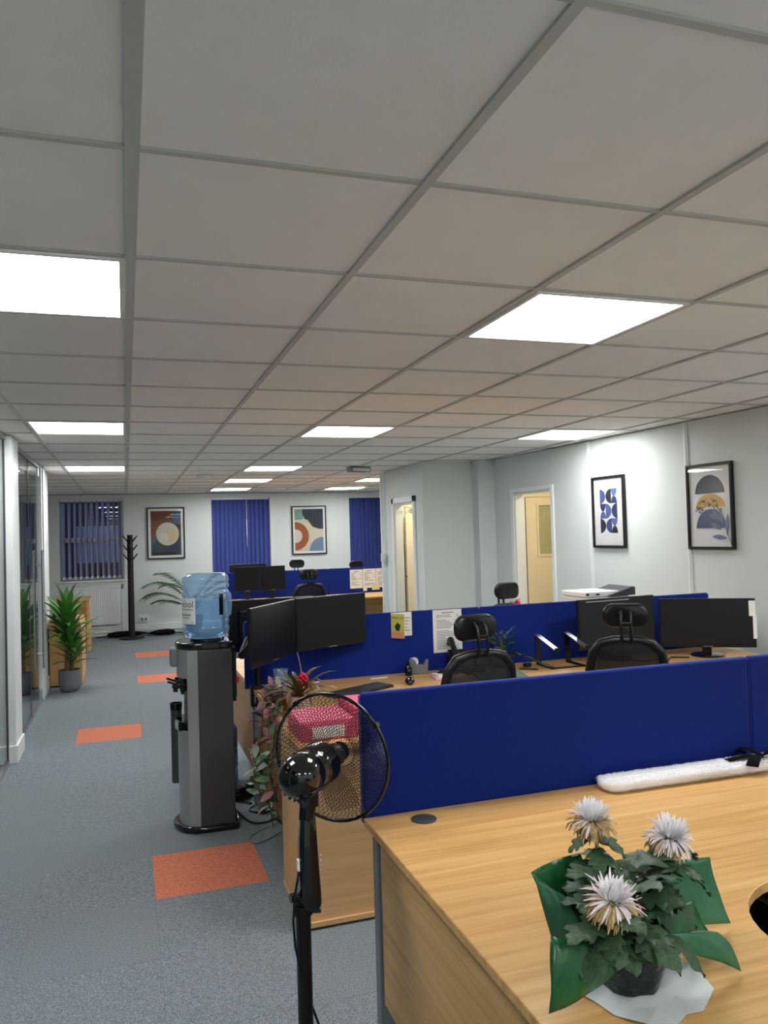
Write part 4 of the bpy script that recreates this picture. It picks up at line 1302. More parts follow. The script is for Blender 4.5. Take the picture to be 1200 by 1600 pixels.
# coat stand
cs = thing('coat_stand', 'dark wooden coat stand with short pegs under the open blind', 'coat stand', (.065, 13.72, 0))
MB().lathe([(.2, .001), (.2, .018), (.19, .026), (.06, .03)], (.065, 13.72, 0), 32).build('base', M['coat_wood'], cs, smooth=40)
MB().tube([(.065, 13.72, .028), (.065, 13.72, 1.72)], [.052, .046], 14).build('post', M['coat_wood'], cs, smooth=40)
for z in (1.32, 1.47, 1.62):
    for a in (0, 180):
        dx = math.cos(R(a))
        MB().tube([(.065+.03*dx, 13.72, z-.02), (.065+.115*dx, 13.72-.02, z+.085)], [.014, .009], 8).build('peg', M['coat_wood'], cs, smooth=50)
    MB().tube([(.065, 13.69, z-.05), (.065, 13.60, z+.04)], [.014, .009], 8).build('peg', M['coat_wood'], cs, smooth=50)
# umbrellas lying on the floor
for k, (x, y, rz, L, lab) in enumerate(((-.02, 14.06, 2, .62, 'folded black umbrella on the floor left of the coat stand'), (.55, 13.98, 184, .45, 'folded black umbrella on the floor right of the coat stand'))):
    t = thing('umbrella', lab, 'umbrella', (x, y, 0), R(rz), 'umbrellas on the floor')
    vs = []; fs = []
    prof = [(-.30, .012), (-.28, .05), (-.15, .075), (.05, .07), (.2, .04), (.33, .012)]
    n = 16
    for (u, r_) in prof:
        for q in range(n):
            a = 2*PI*q/n
            f = 1+.18*math.cos(4*a+u*6)
            vs.append((u*L/.6, r_*1.5*f*math.cos(a), max(.001, .045+.045*math.sin(a)*f*r_/.07)))
    for i in range(len(prof)-1):
        for q in range(n):
            fs.append((i*n+q, i*n+(q+1) % n, (i+1)*n+(q+1) % n, (i+1)*n+q))
    fs += [tuple(range(n)), tuple((len(prof)-1)*n+q for q in range(n))]
    b = MB(); b.add(vs, fs); b.build('canopy', M['black_fabric'], t, world=False, smooth=60)
    MB().tube([(.33*L/.6, 0, .03), (.45*L/.6, 0, .012)], .006, 6).build('tip', M['black'], t, world=False)
    MB().tube([(-.3*L/.6, 0, .03), (-.42*L/.6, 0, .018), (-.46*L/.6, .02, .018), (-.46*L/.6, .05, .018)], .01, 8).build('handle', M['black'], t, world=False, smooth=60)
# wooden cabinets by the aisle
t = thing('cabinet', 'low beech cabinet behind the potted dracaena', 'cabinet', (-.66, 9.95, 0))
MB().box(-.835, -.515, 9.56, 10.4, .02, .70).build('body', M['woodZ'], t)
MB().box(-.84, -.505, 9.54, 10.42, .702, .728).build('top', M['wood_edge'], t, bevel=.002)
MB().box(-.513, -.495, 9.56, 10.4, .02, .70).build('side_board', M['wood_edge'], t)
MB().box(-.82, -.52, 9.58, 10.38, 0, .02).build('plinth', M['black'], t)
rebase(tag(MB().box(-.80, -.62, 9.60, 9.85, .729, .75).build('paper_pile', M['pink2']), 'pile of pink papers on the low cabinet behind the dracaena', 'paper pile'), (-.7, 9.7, .729))
t = thing('desk_tray', 'black letter tray on the low cabinet against the post', 'tray', (-.74, 10.1, .729))
MB().box(-.83, -.65, 9.95, 10.3, .73, .74).box(-.83, -.82, 9.95, 10.3, .74, .88).box(-.66, -.65, 9.95, 10.3, .74, .88).box(-.82, -.66, 10.29, 10.3, .74, .88).box(-.82, -.66, 9.95, 10.29, .86, .875).build('tray', M['black'], t)
t = thing('filing_cabinet', 'beech drawer cabinet standing by the radiator', 'cabinet', (-.75, 12.7, 0))
MB().box(-1.0, -.53, 12.36, 13.0, .0, .76).build('body', M['wood_edge'], t)
MB().box(-1.01, -.52, 12.33, 13.02, .761, .785).build('top', M['wood_edge'], t, bevel=.002)
for k in range(3):
    dr = MB().box(-.995, -.565, 12.335, 12.36, .03+k*.245, .03+k*.245+.235).build('drawer', M['wood_dk'], t, bevel=.003)
    MB().box(-.84, -.72, 12.315, 12.335, .2+k*.245, .212+k*.245).build('handle', M['alu'], dr)
# ceiling fittings
t = thing('smoke_detector', 'round white smoke detector on the ceiling above the far blinds', 'smoke detector', (.965, 10.29, CE-.001))
MB().lathe([(.09, 0), (.09, -.02), (.07, -.045), (.03, -.05)], n=24).build('body', M['white_plastic'], t, world=False, smooth=40)
MB().lathe([(.074, -.03), (.078, -.034), (.07, -.038)], n=24).build('vent_ring', M['steel_grey'], t, world=False, smooth=40)
t = thing('emergency_light', 'small box emergency light on the ceiling before the doorway block', 'emergency light', (2.70, 9.11, CE-.001), R(20))
MB().box(-.15, .15, -.05, .05, -.06, 0).build('housing', M['steel_grey'], t, world=False, bevel=.01)
MB().box(-.13, .13, -.054, -.05, -.05, -.015).build('lens', M['white'], t, world=False)
MB().lathe([(.006, -.061), (.006, -.066)], (.1, -.03, 0), 8).build('indicator', mat('green_led', '40ff80', .5, emit=2), t, world=False)
# leads on the floor under the desk
for k, (lab, pts) in enumerate((('black leads tangled on the floor behind the cooler', [(.62, 4.9, .01), (.70, 4.8, .012), (.66, 4.7, .012), (.74, 4.62, .012), (.80, 4.75, .012), (.72, 4.95, .015), (.84, 4.9, .012), (.90, 4.7, .012), (.78, 4.55, .012)]),
                                ('black lead looping from the cooler to the desk leg', [(.59, 4.70, .02), (.64, 4.52, .008), (.72, 4.48, .008), (.82, 4.55, .008), (.92, 4.62, .008), (1.05, 4.6, .008)]),
                                ('thin grey lead looping on the carpet before the desk leg', [(.95, 4.52, .006), (.82, 4.36, .006), (.70, 4.24, .006), (.62, 4.20, .006), (.60, 4.28, .006), (.68, 4.38, .006), (.80, 4.46, .006)]))):
    q = []
    for i in range(len(pts)-1):
        for s_ in range(5):
            p0 = Vector(pts[max(i-1, 0)]); p1 = Vector(pts[i]); p2 = Vector(pts[i+1]); p3 = Vector(pts[min(i+2, len(pts)-1)]); u = s_/5
            q.append(.5*((2*p1)+(-p0+p2)*u+(2*p0-5*p1+4*p2-p3)*u*u+(-p0+3*p1-3*p2+p3)*u**3))
    q.append(Vector(pts[-1]))
    rebase(tag(MB().tube(q, .006 if k < 2 else .003, 6).build('floor_lead', M['black'] if k < 2 else M['steel_grey'], smooth=60), lab, 'cable', 'leads on the floor'), pts[0])
t = thing('power_strip', 'black multi-way power strip on the floor behind the cooler', 'power strip', (.72, 5.0, 0), R(30))
MB().box(-.14, .14, -.03, .03, .001, .04).build('body', M['black'], t, world=False, bevel=.006)
for k in range(3):
    MB().box(-.11+k*.08, -.06+k*.08, -.025, .025, .04, .075).build('plug', M['black'], t, world=False, bevel=.005)

# ------------------------------------------------------------------ plants
def strap(base, az, elev, L, w, droop, n=7, fold=.25, twist=0):
    """strap leaf as a folded strip; returns an MB"""
    p = Vector(base); e = elev
    A = Vector((math.cos(az), math.sin(az), 0)); S = Vector((-math.sin(az), math.cos(az), 0))
    P = []
    for i in range(n+1):
        s_ = i/n
        hw = w*.5*(math.sin(PI*min(1, .12+.88*s_))**.7 if s_ < 1 else 0.02)
        d = A*math.cos(e)+Vector((0, 0, 1))*math.sin(e)
        nn = Vector((0, 0, 1))*math.cos(e)-A*math.sin(e)
        P.append([p+S*hw+nn*hw*fold, p.copy(), p-S*hw+nn*hw*fold])
        p = p+d*(L/n)
        e -= droop/n*(0.4+1.2*s_)
    return MB().patch(P)


rr = random.Random(11)
pc = (-.61, 9.27)
t = thing('dracaena', 'bushy green dracaena in a round grey pot beside the glass wall', 'potted plant', (pc[0], pc[1], 0))
MB().lathe([(.08, .001), (.10, .02), (.115, .08), (.118, .16), (.114, .235), (.106, .235), (.106, .2)], (pc[0], pc[1], 0), 32).build('pot', M['pot_grey'], t, smooth=50)
MB().lathe([(.0, .212), (.106, .208)], (pc[0], pc[1], 0), 24, cap=False).build('soil', M['soil'], t)
canes = [((pc[0]-.03, pc[1]), .78, .02), ((pc[0]+.03, pc[1]-.02), .47, .015), ((pc[0]+.005, pc[1]+.03), .60, .014)]
for (cx, cy), zt, cr in canes:
    MB().tube([(cx, cy, .2), (cx+.005, cy, (zt+.2)/2), (cx, cy, zt)], cr, 8).build('cane', M['cane'], t, smooth=60)
    nl = {0: 34, 1: 18, 2: 18}[canes.index(((cx, cy), zt, cr))]
    for k in range(nl):
        f = k/nl
        az = k*2.4+rr.uniform(-.3, .3)
        el = R(15+68*f+rr.uniform(-8, 8))
        L = rr.uniform(.32, .46)*(1 if zt > .5 else .78)
        z = zt-.18+.2*f
        while pc[0]+L*.8*math.cos(az)*math.cos(el) < -.80 or pc[1]+L*.8*math.sin(az)*math.cos(el) > 9.5:
            az += .35; L *= .97
        strap((cx, cy, z), az, el, L, rr.uniform(.055, .078), R(rr.uniform(15, 65)), 7).build('leaf', M['leaf'], t, smooth=180)

# palm at the far wall
t = thing('palm', 'feathery green palm mostly hidden behind the water bottle at the end wall', 'potted plant', (1.08, 13.75, 0))
MB().lathe([(.11, .001), (.15, .3), (.155, .32), (.14, .32), (.14, .28)], (1.08, 13.75, 0), 24).build('pot', M['pot_grey'], t, smooth=50)
MB().lathe([(.0, .285), (.14, .285)], (1.08, 13.75, 0), 20, cap=False).build('soil', M['soil'], t)
for k in range(9):
    az = [2.9, 3.35, 2.65, -.6, .35, -.2, 3.7, -1.2, 3.1][k]; L = [1.05, .95, 1.0, .9, .9, .85, .75, .7, .8][k]
    e = R([66, 52, 78, 80, 70, 62, 40, 60, 80][k]); p = Vector((1.08, 13.75, .36))
    path = []; n = 14
    for i in range(n+1):
        path.append(p.copy())
        p = p+(Vector((math.cos(az)*math.cos(e), math.sin(az)*math.cos(e), math.sin(e))))*(L/n)
        e -= R([105, 95, 90, 80, 100, 100, 60, 90, 110][k])/n*(.3+1.4*i/n)
    fr = MB().tube(path, [.008-.006*i/n for i in range(n+1)], 5).build('frond_rib', M['stem'], t, smooth=60)
    b = MB()
    for i in range(5, n+1):
        for sub in (0, .5):
            if i+sub > n:
                continue
            p0 = path[i].lerp(path[min(i+1, n)], sub)
            d = (path[min(i+1, n)]-path[max(i-1, 0)]).normalized()
            sd = d.cross(Vector((0, 0, 1))).normalized()
            for sg in (-1, 1):
                q = (sd*sg*.8+d*.6+Vector((0, 0, -.12))).normalized()
                ll = .26*math.sin(PI*(.12+.8*(i+sub-5)/(n-4)))+.05
                wv = d*.0062
                b.add([p0-wv*.5, p0+q*ll*.5+wv+Vector((0, 0, .012)), p0+q*ll+Vector((0, 0, -.03)), p0+q*ll*.5-wv], [(0, 1, 2, 3)])
    lf = b.build('leaflets', M['leaf_palm'], fr); lf['kind'] = 'stuff'

# bromeliad on the desk corner
bx, by = .80, 3.86
t = thing('bromeliad', 'bromeliad with a red flower head in a cream pot behind the fan', 'potted plant', (bx, by, DZ))
MB().lathe([(.045, .001), (.062, .095), (.066, .10), (.058, .10), (.056, .085)], (bx, by, DZ), 24).build('pot', M['pot_cream'], t, smooth=50)
MB().lathe([(.0, .09), (.057, .088)], (bx, by, DZ), 18, cap=False).build('soil', M['terracotta'], t)
for k in range(22):
    az = k*2.4; f = k/22
    strap((bx, by, DZ+.088), az, R(20+55*f), rr.uniform(.17, .24), .028, R(rr.uniform(60, 120)), 7, .4).build('leaf', M['leaf_brom'], t, smooth=180)
MB().tube([(bx, by, DZ+.09), (bx+.02, by, DZ+.15)], .006, 6).build('flower_stem', M['stem'], t)
b = MB()
for k in range(26):
    a = k*2.4; z = k/26
    r_ = .024*math.sin(PI*(.2+.75*z))
    b.lathe([(.001, -.009), (.009, -.003), (.009, .003), (.001, .010)], (bx+.022+r_*math.cos(a), by+r_*math.sin(a), DZ+.145+.06*z), 6)
f_ = b.build('flower_head', M['red'], t, smooth=80); f_['kind'] = 'stuff'

# small-leaf ovate mesh shared by the trailing plants
def ovate(w=.45, n=6, bend=.25):
    P = []
    for i in range(n+1):
        s_ = i/n; hw = w*.5*math.sin(PI*min(1, .06+.94*s_))**.8 if s_ < 1 else .004
        z = bend*(.25-(s_-.5)**2)*1.0
        P.append([(s_, hw, z+hw*.25), (s_, 0, z), (s_, -hw, z+hw*.25)])
    return MB().patch(P).mesh('leaf')


def place_leaf(me, m, parent, loc, az, el, size, roll=0, name='leaf'):
    o = bpy.data.objects.new(name, me)
    C.objects.link(o); o.parent = parent
    o0 = ORG.get(parent.name, Vector((0, 0, 0)))
    o.matrix_local = Matrix.Translation(Vector(loc)-o0) @ Matrix.Rotation(az, 4, 'Z') @ Matrix.Rotation(-el, 4, 'Y') @ Matrix.Rotation(roll, 4, 'X') @ Matrix.Scale(size, 4)
    return o


def leaf_data(m, **k):
    me = ovate(**k); me.materials.append(m)
    for p in me.polygons:
        p.use_smooth = True
    return me


lg, lp, lc, ld = leaf_data(M['leaf_grey']), leaf_data(M['leaf_purple']), leaf_data(M['leaf_cream'], w=.5), leaf_data(M['leaf_dk'])
t = thing('trailing_plant', 'trailing plant with purple, grey and cream leaves spilling off the desk corner', 'potted plant', (.755, 4.02, DZ))
MB().lathe([(.04, .001), (.052, .075), (.047, .075), (.045, .06)], (.755, 4.02, DZ), 20).build('pot', M['terracotta'], t, smooth=50)
MB().lathe([(.0, .065), (.046, .064)], (.755, 4.02, DZ), 16, cap=False).build('soil', M['soil'], t)
trails = [((.66, 4.05), (.615, 3.98), .30, 0), ((.665, 3.95), (.60, 3.90), .42, 1), ((.66, 3.88), (.63, 3.84), .22, 2), ((.67, 3.82), (.645, 3.78), .28, 1), ((.66, 3.98), (.58, 3.86), .34, 0), ((.665, 3.76), (.62, 3.72), .40, 1)]
for k, (p1, p2, zb, kind) in enumerate(trails):
    path = [(.755, 4.02, DZ+.07), ((.755+p1[0])/2, (4.02+p1[1])/2, DZ+.12), (p1[0], p1[1], DZ+.05), (p2[0]+.01, p2[1], DZ-.12), (p2[0]-.01, p2[1]-.01, (DZ-.1+zb)/2), (p2[0]+.02, p2[1]-.03, zb)]
    MB().tube(path, .0035, 5).build('stem', M['stem'], t, smooth=60)
    for i in range(24):
        s_ = i/23*(len(path)-1); j = min(int(s_), len(path)-2); u = s_-j
        p = Vector(path[j]).lerp(Vector(path[j+1]), u)
        if j == 0:
            continue
        z_ = p.z
        me = lp if (z_ > DZ-.14 and rr.random() < .7) else (lg if rr.random() < .55 else ld)
        if kind == 1 and z_ < .5 and rr.random() < .3:
            me = lp
        place_leaf(me, None, t, p, rr.uniform(0, 6.28), R(rr.uniform(-50, 30)), rr.uniform(.055, .095), rr.uniform(-.6, .6))
for (loc, az, el, s_) in (((.675, 3.93, .70), R(170), R(-60), .10), ((.66, 3.86, .545), R(200), R(-25), .11), ((.64, 4.0, .42), R(190), R(40), .075), ((.65, 3.80, .33), R(195), R(-20), .09)):
    place_leaf(lc, None, t, loc, az, el, s_, .3)
# bush of reddish leaves at the desk edge
for k in range(26):
    a = rr.uniform(0, 6.28); q = rr.uniform(.02, .09)
    place_leaf(lp if k % 3 else lg, None, t, (.72+q*math.cos(a), 3.97+q*1.3*math.sin(a), DZ+.05+rr.uniform(0, .07)), a, R(rr.uniform(-20, 60)), rr.uniform(.05, .08), rr.uniform(-.5, .5))
# leafy plant behind the near chair
t = thing('house_plant', 'dark leafy plant against the blue screen right of the near chair', 'potted plant', (2.30, 4.62, DZ))
MB().lathe([(.045, .001), (.055, .08), (.05, .08), (.048, .065)], (2.30, 4.62, DZ), 20).build('pot', M['black'], t, smooth=50)
for k in range(30):
    a = rr.uniform(0, 6.28); z = DZ+.07+rr.uniform(.0, .16); q = rr.uniform(.01, .07)
    place_leaf(ld if k % 4 else lg, None, t, (2.30+q*math.cos(a), 4.60+q*.6*math.sin(a), z), a, R(rr.uniform(-30, 50)), rr.uniform(.055, .09), rr.uniform(-.5, .5))
for k in range(10):
    place_leaf(ld, None, t, (2.36+.016*k, 4.55-.01*k, DZ+.10-.008*k), R(-20+rr.uniform(-60, 60)), R(rr.uniform(-30, 10)), rr.uniform(.045, .07), rr.uniform(-.5, .5))
MB().tube([(2.30, 4.62, DZ+.06), (2.29, 4.61, DZ+.2)], .005, 6).tube([(2.31, 4.61, DZ+.07), (2.40, 4.53, DZ+.09), (2.5, 4.47, DZ+.03)], .004, 6).build('stem', M['stem'], t)

# ------------------------------------------------------------------ potted chrysanthemum in the foreground
px, py = .915, 1.335
ch = thing('chrysanthemum', 'fading white chrysanthemums in a dark pot wrapped in green paper', 'potted plant', (px, py, DZ))
n = 28; vs = []; fs = []
prof = [(.050, .002), (.056, .004), (.064, .03), (.071, .06), (.078, .088), (.082, .10), (.075, .104), (.070, .09)]
r2 = random.Random(5)
for li, (r_, z) in enumerate(prof):
    for k in range(n):
        a = 2*PI*k/n
        j = 1+.05*math.sin(5*a+1)+.03*math.sin(9*a+li)
        vs.append((px+r_*j*math.cos(a), py+r_*j*math.sin(a), DZ+z))
for i in range(len(prof)-1):
    for k in range(n):
        fs.append((i*n+k, i*n+(k+1) % n, (i+1)*n+(k+1) % n, (i+1)*n+k))
fs.append(tuple(range(n-1, -1, -1)))
b = MB(); b.add(vs, fs); b.build('pot_sleeve', M['sleeve'], ch, smooth=40)
MB().lathe([(.0, .094), (.072, .09)], (px, py, DZ), 20, cap=False).build('soil', M['soil'], ch)
heads = [((.887, 1.40, 1.022), .049), ((1.04, 1.36, .980), .051), ((.809, 1.22, .952), .052)]


def chrys_leaf():
    """lobed leaf along +x, unit length"""
    out = []
    n = 16
    prof = [(0, .02), (.06, .03), (.12, .16), (.2, .27), (.24, .18), (.3, .20), (.4, .36), (.47, .40), (.5, .26), (.56, .24), (.66, .33), (.72, .33), (.75, .2), (.82, .2), (.9, .16), (.95, .08), (1.0, .0)]
    P = []
    for (s_, hw) in prof:
        z = .25*s_-.42*s_*s_
        sh = .06 if hw > .25 else 0
        P.append([(s_+sh, hw, z-.25*hw*hw+.04*math.sin(s_*18)), (s_+sh*.4, hw*.5, z+.06*hw), (s_, 0, z-.015), (s_+sh*.4, -hw*.5, z+.06*hw), (s_+sh, -hw, z-.25*hw*hw-.04*math.sin(s_*18))])
    me = MB().patch(P).mesh('leaf')
    me.materials.append(M['leaf_dk'])
    for p in me.polygons:
        p.use_smooth = True
    return me


cl = chrys_leaf()
stems = [[(px, py, DZ+.09), (.905, 1.37, .88), (.893, 1.395, .97), heads[0][0]], [(px+.01, py, DZ+.09), (.985, 1.355, .87), (1.025, 1.36, .93), heads[1][0]], [(px-.01, py-.01, DZ+.09), (.86, 1.27, .86), (.825, 1.235, .90), heads[2][0]]]
r3 = random.Random(21)
for k, st in enumerate(stems):
    MB().tube(st, [.0045, .004, .0035, .003], 8).build('stem', M['stem'], ch, smooth=60)
for k, (hc, hr) in enumerate(heads):
    hc = Vector(hc)
    fh = MB().lathe([(.004, -.016), (.015, -.012), (.02, .0), (.012, .008)], hc, 12).build('flower_head', M['calyx'], ch, smooth=60)
    tilt = [Vector((-.03, -.22, 1)), Vector((.05, -.3, 1)), Vector((0, -.45, 1))][k].normalized()
    tx = tilt.cross(Vector((0, 1, 0))).normalized(); ty = tilt.cross(tx)
    sets = {'w': MB(), 'l': MB(), 't': MB()}
    N = 250
    for i in range(N):
        f = i/N
        az = i*2.39996
        top = (.44, .5, .38)[k]
        if f < top:      # upright tuft, still white
            g = f/top
            el = R(92-62*g+r3.uniform(-12, 12)); L = hr*(.72+.12*g)*r3.uniform(.8, 1.15); curl = -R(4)
        else:            # drooping skirt, withering
            g = (f-top)/(1-top)
            el = R(30-95*g+r3.uniform(-14, 14)); L = hr*(1.0-.12*g)*r3.uniform(.75, 1.15); curl = R(r3.uniform(10, 30))
        w = .0052*r3.uniform(.8, 1.3)
        A = tx*math.cos(az)+ty*math.sin(az)
        e = el
        p = hc+tilt*.004+A*(.004+.010*f)
        P = []
        for s_ in range(5):
            d = A*math.cos(e)+tilt*math.sin(e)
            sd = d.cross(tilt if abs(math.sin(e)) < .8 else ty)
            sd = (sd.normalized() if sd.length > 1e-4 else tx)
            hw = w*.5*[.6, .9, 1, .9, .3][s_]
            nn = d.cross(sd)
            P.append([p+sd*hw+nn*hw*.6, p.copy(), p-sd*hw+nn*hw*.6])
            p = p+d*(L/4)
            e = max(e-curl, R(-97))
        q = 'w' if f < top-.06+r3.uniform(-.06, .06) else ('l' if f < top+(.03, .2, .1)[k]+r3.uniform(-.08, .08) else 't')
        sets[q].patch(P)
    for q, nm in (('w', 'white_petals'), ('l', 'lilac_petals'), ('t', 'withered_petals')):
        o = sets[q].build(nm, M['petal_'+q], fh, smooth=180); o['kind'] = 'stuff'
# foliage
spots = []
for k, st in enumerate(stems):
    for i in range(11):
        u = .18+.80*i/11
        s_ = u*3; j = min(int(s_), 2)
        p = Vector(st[j]).lerp(Vector(st[j+1]), s_-j)
        if u > .93:
            continue
        spots.append((p, i*2.4+k, R(r3.uniform(-25, 15)), (.072 if u > .6 else .09)*r3.uniform(.85, 1.15)))
for k in range(22):
    a = k*2.4
    spots.append((Vector((px+.02*math.cos(a), py+.02*math.sin(a), DZ+.125+.004*k)), a, R(r3.uniform(8, 35)), r3.uniform(.085, .115)))
for (p, az, el, s_) in spots:
    place_leaf(cl, None, ch, p, az, el, s_, r3.uniform(-.35, .35))
for (p, az, el, s_) in (((.862, 1.30, .885), R(240), R(-22), .105), ((.90, 1.29, .868), R(285), R(-18), .115), ((.83, 1.26, .885), R(190), R(10), .105), ((.835, 1.27, .86), R(205), R(-15), .10), ((.94, 1.30, .85), R(310), R(-25), .12),
                        ((1.0, 1.35, .90), R(300), R(-30), .10), ((1.03, 1.36, .93), R(330), R(-25), .10), ((.85, 1.27, .90), R(150), R(20), .10), ((.90, 1.29, .89), R(262), R(-25), .105)):
    place_leaf(cl, None, ch, p, az, el, s_, r3.uniform(-.3, .3))


def sheet4(A, B, Cc, Dd, bulge, crease, seed, n=10):
    """bent sheet from corners A (top left), B (top right), Cc (bottom right), Dd (bottom left)"""
    A, B, Cc, Dd = map(Vector, (A, B, Cc, Dd)); bulge = Vector(bulge)
    q = random.Random(seed); ph = [q.uniform(0, 6.28) for _ in range(6)]
    nrm = (B-A).cross(Dd-A).normalized()
    P = []
    for i in range(n+1):
        v = i/n; row = []
        for j in range(n+1):
            u = j/n
            p = A.lerp(B, u).lerp(Dd.lerp(Cc, u), v)
            c = abs(math.sin(5*u+3*v+ph[0]))*.6+abs(math.sin(4*v-6*u+ph[1]))*.4
            p = p+bulge*(4*u*(1-u)*.5+4*v*(1-v)*.5)+nrm*crease*c
            row.append(p)
        P.append(row)
    return MB().patch(P)


sheet4((.742, 1.385, .950), (.885, 1.44, .945), (.905, 1.385, .80), (.80, 1.33, .80), (0, .02, 0), .008, 1).build('wrap_flap', M['wrap'], ch, smooth=50, solid=.001)
sheet4((.742, 1.383, .945), (.80, 1.36, .90), (.84, 1.31, .80), (.768, 1.36, .815), (-.004, -.008, 0), .006, 2).build('wrap_flap', M['wrap_in'], ch, smooth=50, solid=.001)
sheet4((.712, 1.265, .888), (.85, 1.285, .845), (.855, 1.275, .79), (.688, 1.235, .772), (-.015, -.025, .004), .008, 3).build('wrap_flap', M['wrap'], ch, smooth=50, solid=.001)
sheet4((1.055, 1.425, .900), (1.205, 1.435, .888), (1.245, 1.425, .742), (.985, 1.375, .795), (.0, .01, 0), .008, 4).build('wrap_flap', M['wrap_in'], ch, smooth=50, solid=.001)
sheet4((.965, 1.285, .832), (1.105, 1.30, .805), (1.135, 1.275, .735), (.975, 1.285, .80), (.01, -.008, .014), .006, 5).build('wrap_flap', M['wrap_in'], ch, smooth=50, solid=.001)
sheet4((.98, 1.33, .86), (1.12, 1.39, .83), (1.14, 1.37, .765), (.985, 1.32, .80), (.0, -.01, -.008), .006, 6).build('wrap_flap', M['wrap'], ch, smooth=50, solid=.001)
sheet4((.85, 1.42, .90), (1.02, 1.44, .88), (.98, 1.39, .79), (.87, 1.39, .79), (.0, .015, 0), .006, 7).build('wrap_flap', M['wrap'], ch, smooth=50, solid=.001)
# tissue paper under the pot
tp = [(.800, 1.345), (.845, 1.385), (.93, 1.41), (1.04, 1.372), (1.062, 1.33), (1.048, 1.254), (1.005, 1.222), (.975, 1.197), (.945, 1.207), (.915, 1.19), (.86, 1.20), (.825, 1.25), (.815, 1.30)]
b = MB(); vs = [(px, py, DZ+.0012)]; fs = []
m_ = len(tp)
for i, (a, c) in enumerate(tp):
    vs.append((px+(a-px)*.6, py+(c-py)*.6, DZ+.0012))
for i, (a, c) in enumerate(tp):
    vs.append((a, c, DZ+.003+.006*(i % 3 == 1)))
for i in range(m_):
    k = (i+1) % m_
    fs += [(0, 1+i, 1+k), (1+i, 1+m_+i, 1+m_+k, 1+k)]
b.add(vs, fs)
rebase(tag(b.build('tissue_sheet', M['tissue'], solid=.0006), 'crumpled white tissue paper lying under the flower pot', 'paper'), (px, py, DZ))

# ------------------------------------------------------------------ fleecy draught strip with a black bow
t = thing('wrist_rest', 'long fluffy white wrist rest with a black bow lying along the blue screen', 'wrist rest', (1.9, 2.33, DZ))
ax0, ax1 = Vector((1.50, 2.312, DZ)), Vector((2.34, 2.298, DZ))
dx = (ax1-ax0); L = dx.length; dx.normalize(); sx = Vector((-dx.y, dx.x, 0))
r4 = random.Random(8)
nu, nv2 = 90, 24
vs = []; fs = []
for i in range(nu+1):
    u = i/nu; s_ = u*L
    e0 = min(1, math.sqrt(max(0, 1-(1-min(s_, .045)/.045)**2))); e1 = min(1, math.sqrt(max(0, 1-(1-min(L-s_, .045)/.045)**2)))
    hw = .052*max(.05, min(e0, e1)); hh = .019*max(.1, min(e0, e1)**.6)
    for k in range(nv2):
        a = 2*PI*k/nv2
        cw = math.copysign(abs(math.cos(a))**.6, math.cos(a)); sw = math.copysign(abs(math.sin(a))**.7, math.sin(a))
        j = r4.uniform(-.0016, .0016)
        p = ax0+dx*s_+sx*(hw+j)*cw+Vector((0, 0, .021+(hh+j)*sw))
        vs.append(p)
for i in range(nu):
    for k in range(nv2):
        fs.append((i*nv2+k, i*nv2+(k+1) % nv2, (i+1)*nv2+(k+1) % nv2, (i+1)*nv2+k))
fs += [tuple(range(nv2)), tuple(nu*nv2+k for k in range(nv2))]
b = MB(); b.add(vs, fs)
bd = b.build('pad', M['fleece'], t, smooth=180)
b = MB()
for k in range(26000):
    i = r4.randrange(2, nu-2); q = r4.randrange(nv2)
    p = Vector(vs[i*nv2+q]); c_ = ax0+dx*(L*i/nu)+Vector((0, 0, .021))
    nn = (p-c_); nn.z *= 2.2; nn = nn.normalized()
    p = p+dx*r4.uniform(-.006, .006)+sx*r4.uniform(-.003, .003)
    d = (nn+Vector((r4.uniform(-.7, .7), r4.uniform(-.7, .7), r4.uniform(-.4, .5)))).normalized()
    if p.z+d.z*.006 < DZ+.001:
        continue
    s1 = d.cross(Vector((r4.random(), r4.random(), r4.random()))).normalized()*.0008
    b.add([p-s1, p+s1, p+d*.0055], [(0, 1, 2)])
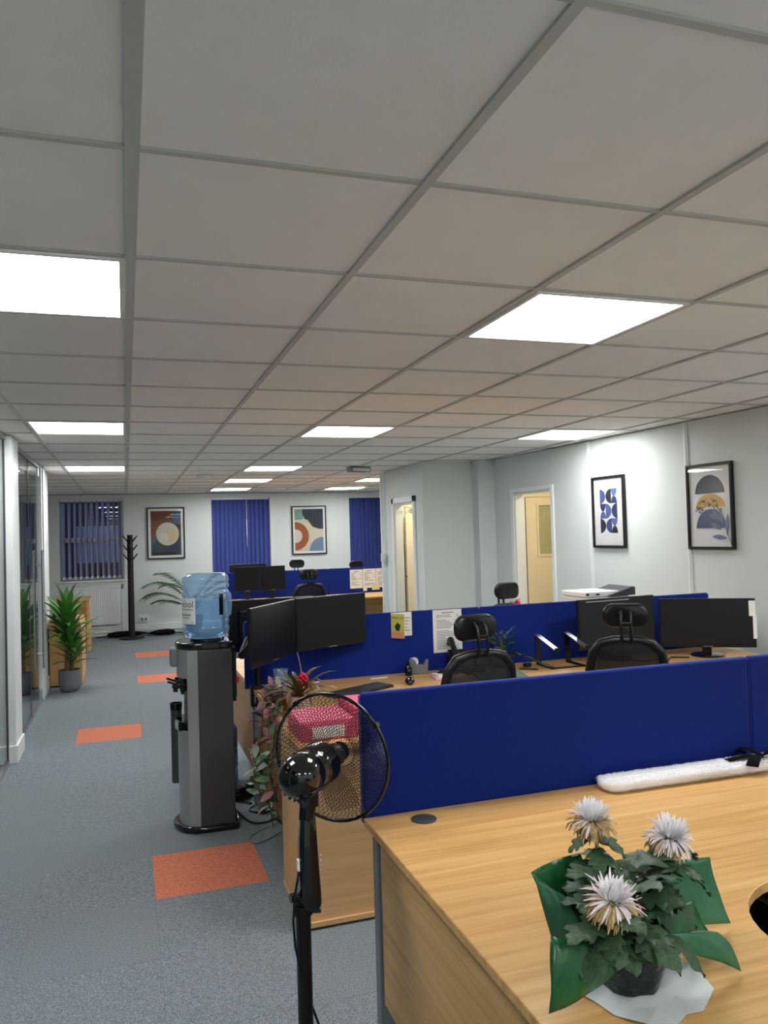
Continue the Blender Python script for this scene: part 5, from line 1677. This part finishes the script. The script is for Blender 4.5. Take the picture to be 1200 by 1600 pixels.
o = b.build('fleece_pile', M['fleece'], t); o['kind'] = 'stuff'
# bow: ribbon round the pad, two loops, two tails
bc = ax0+dx*.665+Vector((0, 0, .043))
BS = 1.45
b = MB()
P = []
for i in range(17):
    a = 2*PI*i/16
    p = ax0+dx*.665+sx*.055*math.cos(a)+Vector((0, 0, .0215+.0205*math.sin(a)))
    P.append([p-dx*.012, p+dx*.012])
b.patch(P).build('ribbon_band', M['black_fabric'], t, smooth=60, solid=.001)


def ribbon(path, w, name):
    path = [bc+(Vector(p)-bc)*BS for p in path]; w *= BS
    P = []
    for i, p in enumerate(path):
        d = (path[min(i+1, len(path)-1)]-path[max(i-1, 0)]).normalized()
        s_ = d.cross(Vector((0, 0, 1)))
        s_ = s_.normalized() if s_.length > .05 else sx
        ww = w*(.45 if i in (0,) else 1)
        P.append([p-s_*ww/2, p+s_*ww/2])
    MB().patch(P).build(name, M['black_fabric'], t, smooth=60, solid=.001)


ribbon([bc, bc-dx*.03+Vector((0, 0, .006)), bc-dx*.075+Vector((0, 0, .003)), bc-dx*.10+Vector((0, 0, .001))], .022, 'bow_tail')
ribbon([bc, bc-dx*.02-sx*.012+Vector((0, 0, .008)), bc-dx*.05-sx*.035+Vector((0, 0, .006)), bc-dx*.07-sx*.05+Vector((0, 0, -.004))], .028, 'bow_tail')
ribbon([bc, bc-dx*.01+sx*.02+Vector((0, 0, .014)), bc-dx*.025+sx*.045+Vector((0, 0, .012)), bc-dx*.03+sx*.05+Vector((0, 0, .004)), bc-dx*.015+sx*.03+Vector((0, 0, .003))], .024, 'bow_loop')
ribbon([bc, bc+dx*.03-sx*.01+Vector((0, 0, .014)), bc+dx*.06-sx*.02+Vector((0, 0, .012)), bc+dx*.06-sx*.025+Vector((0, 0, .003)), bc+dx*.02-sx*.01+Vector((0, 0, .002))], .024, 'bow_loop')
MB().lathe([(.004, -.006), (.011, 0), (.004, .008)], bc+Vector((0, 0, .004)), 10).build('bow_knot', M['black_fabric'], t, smooth=60)
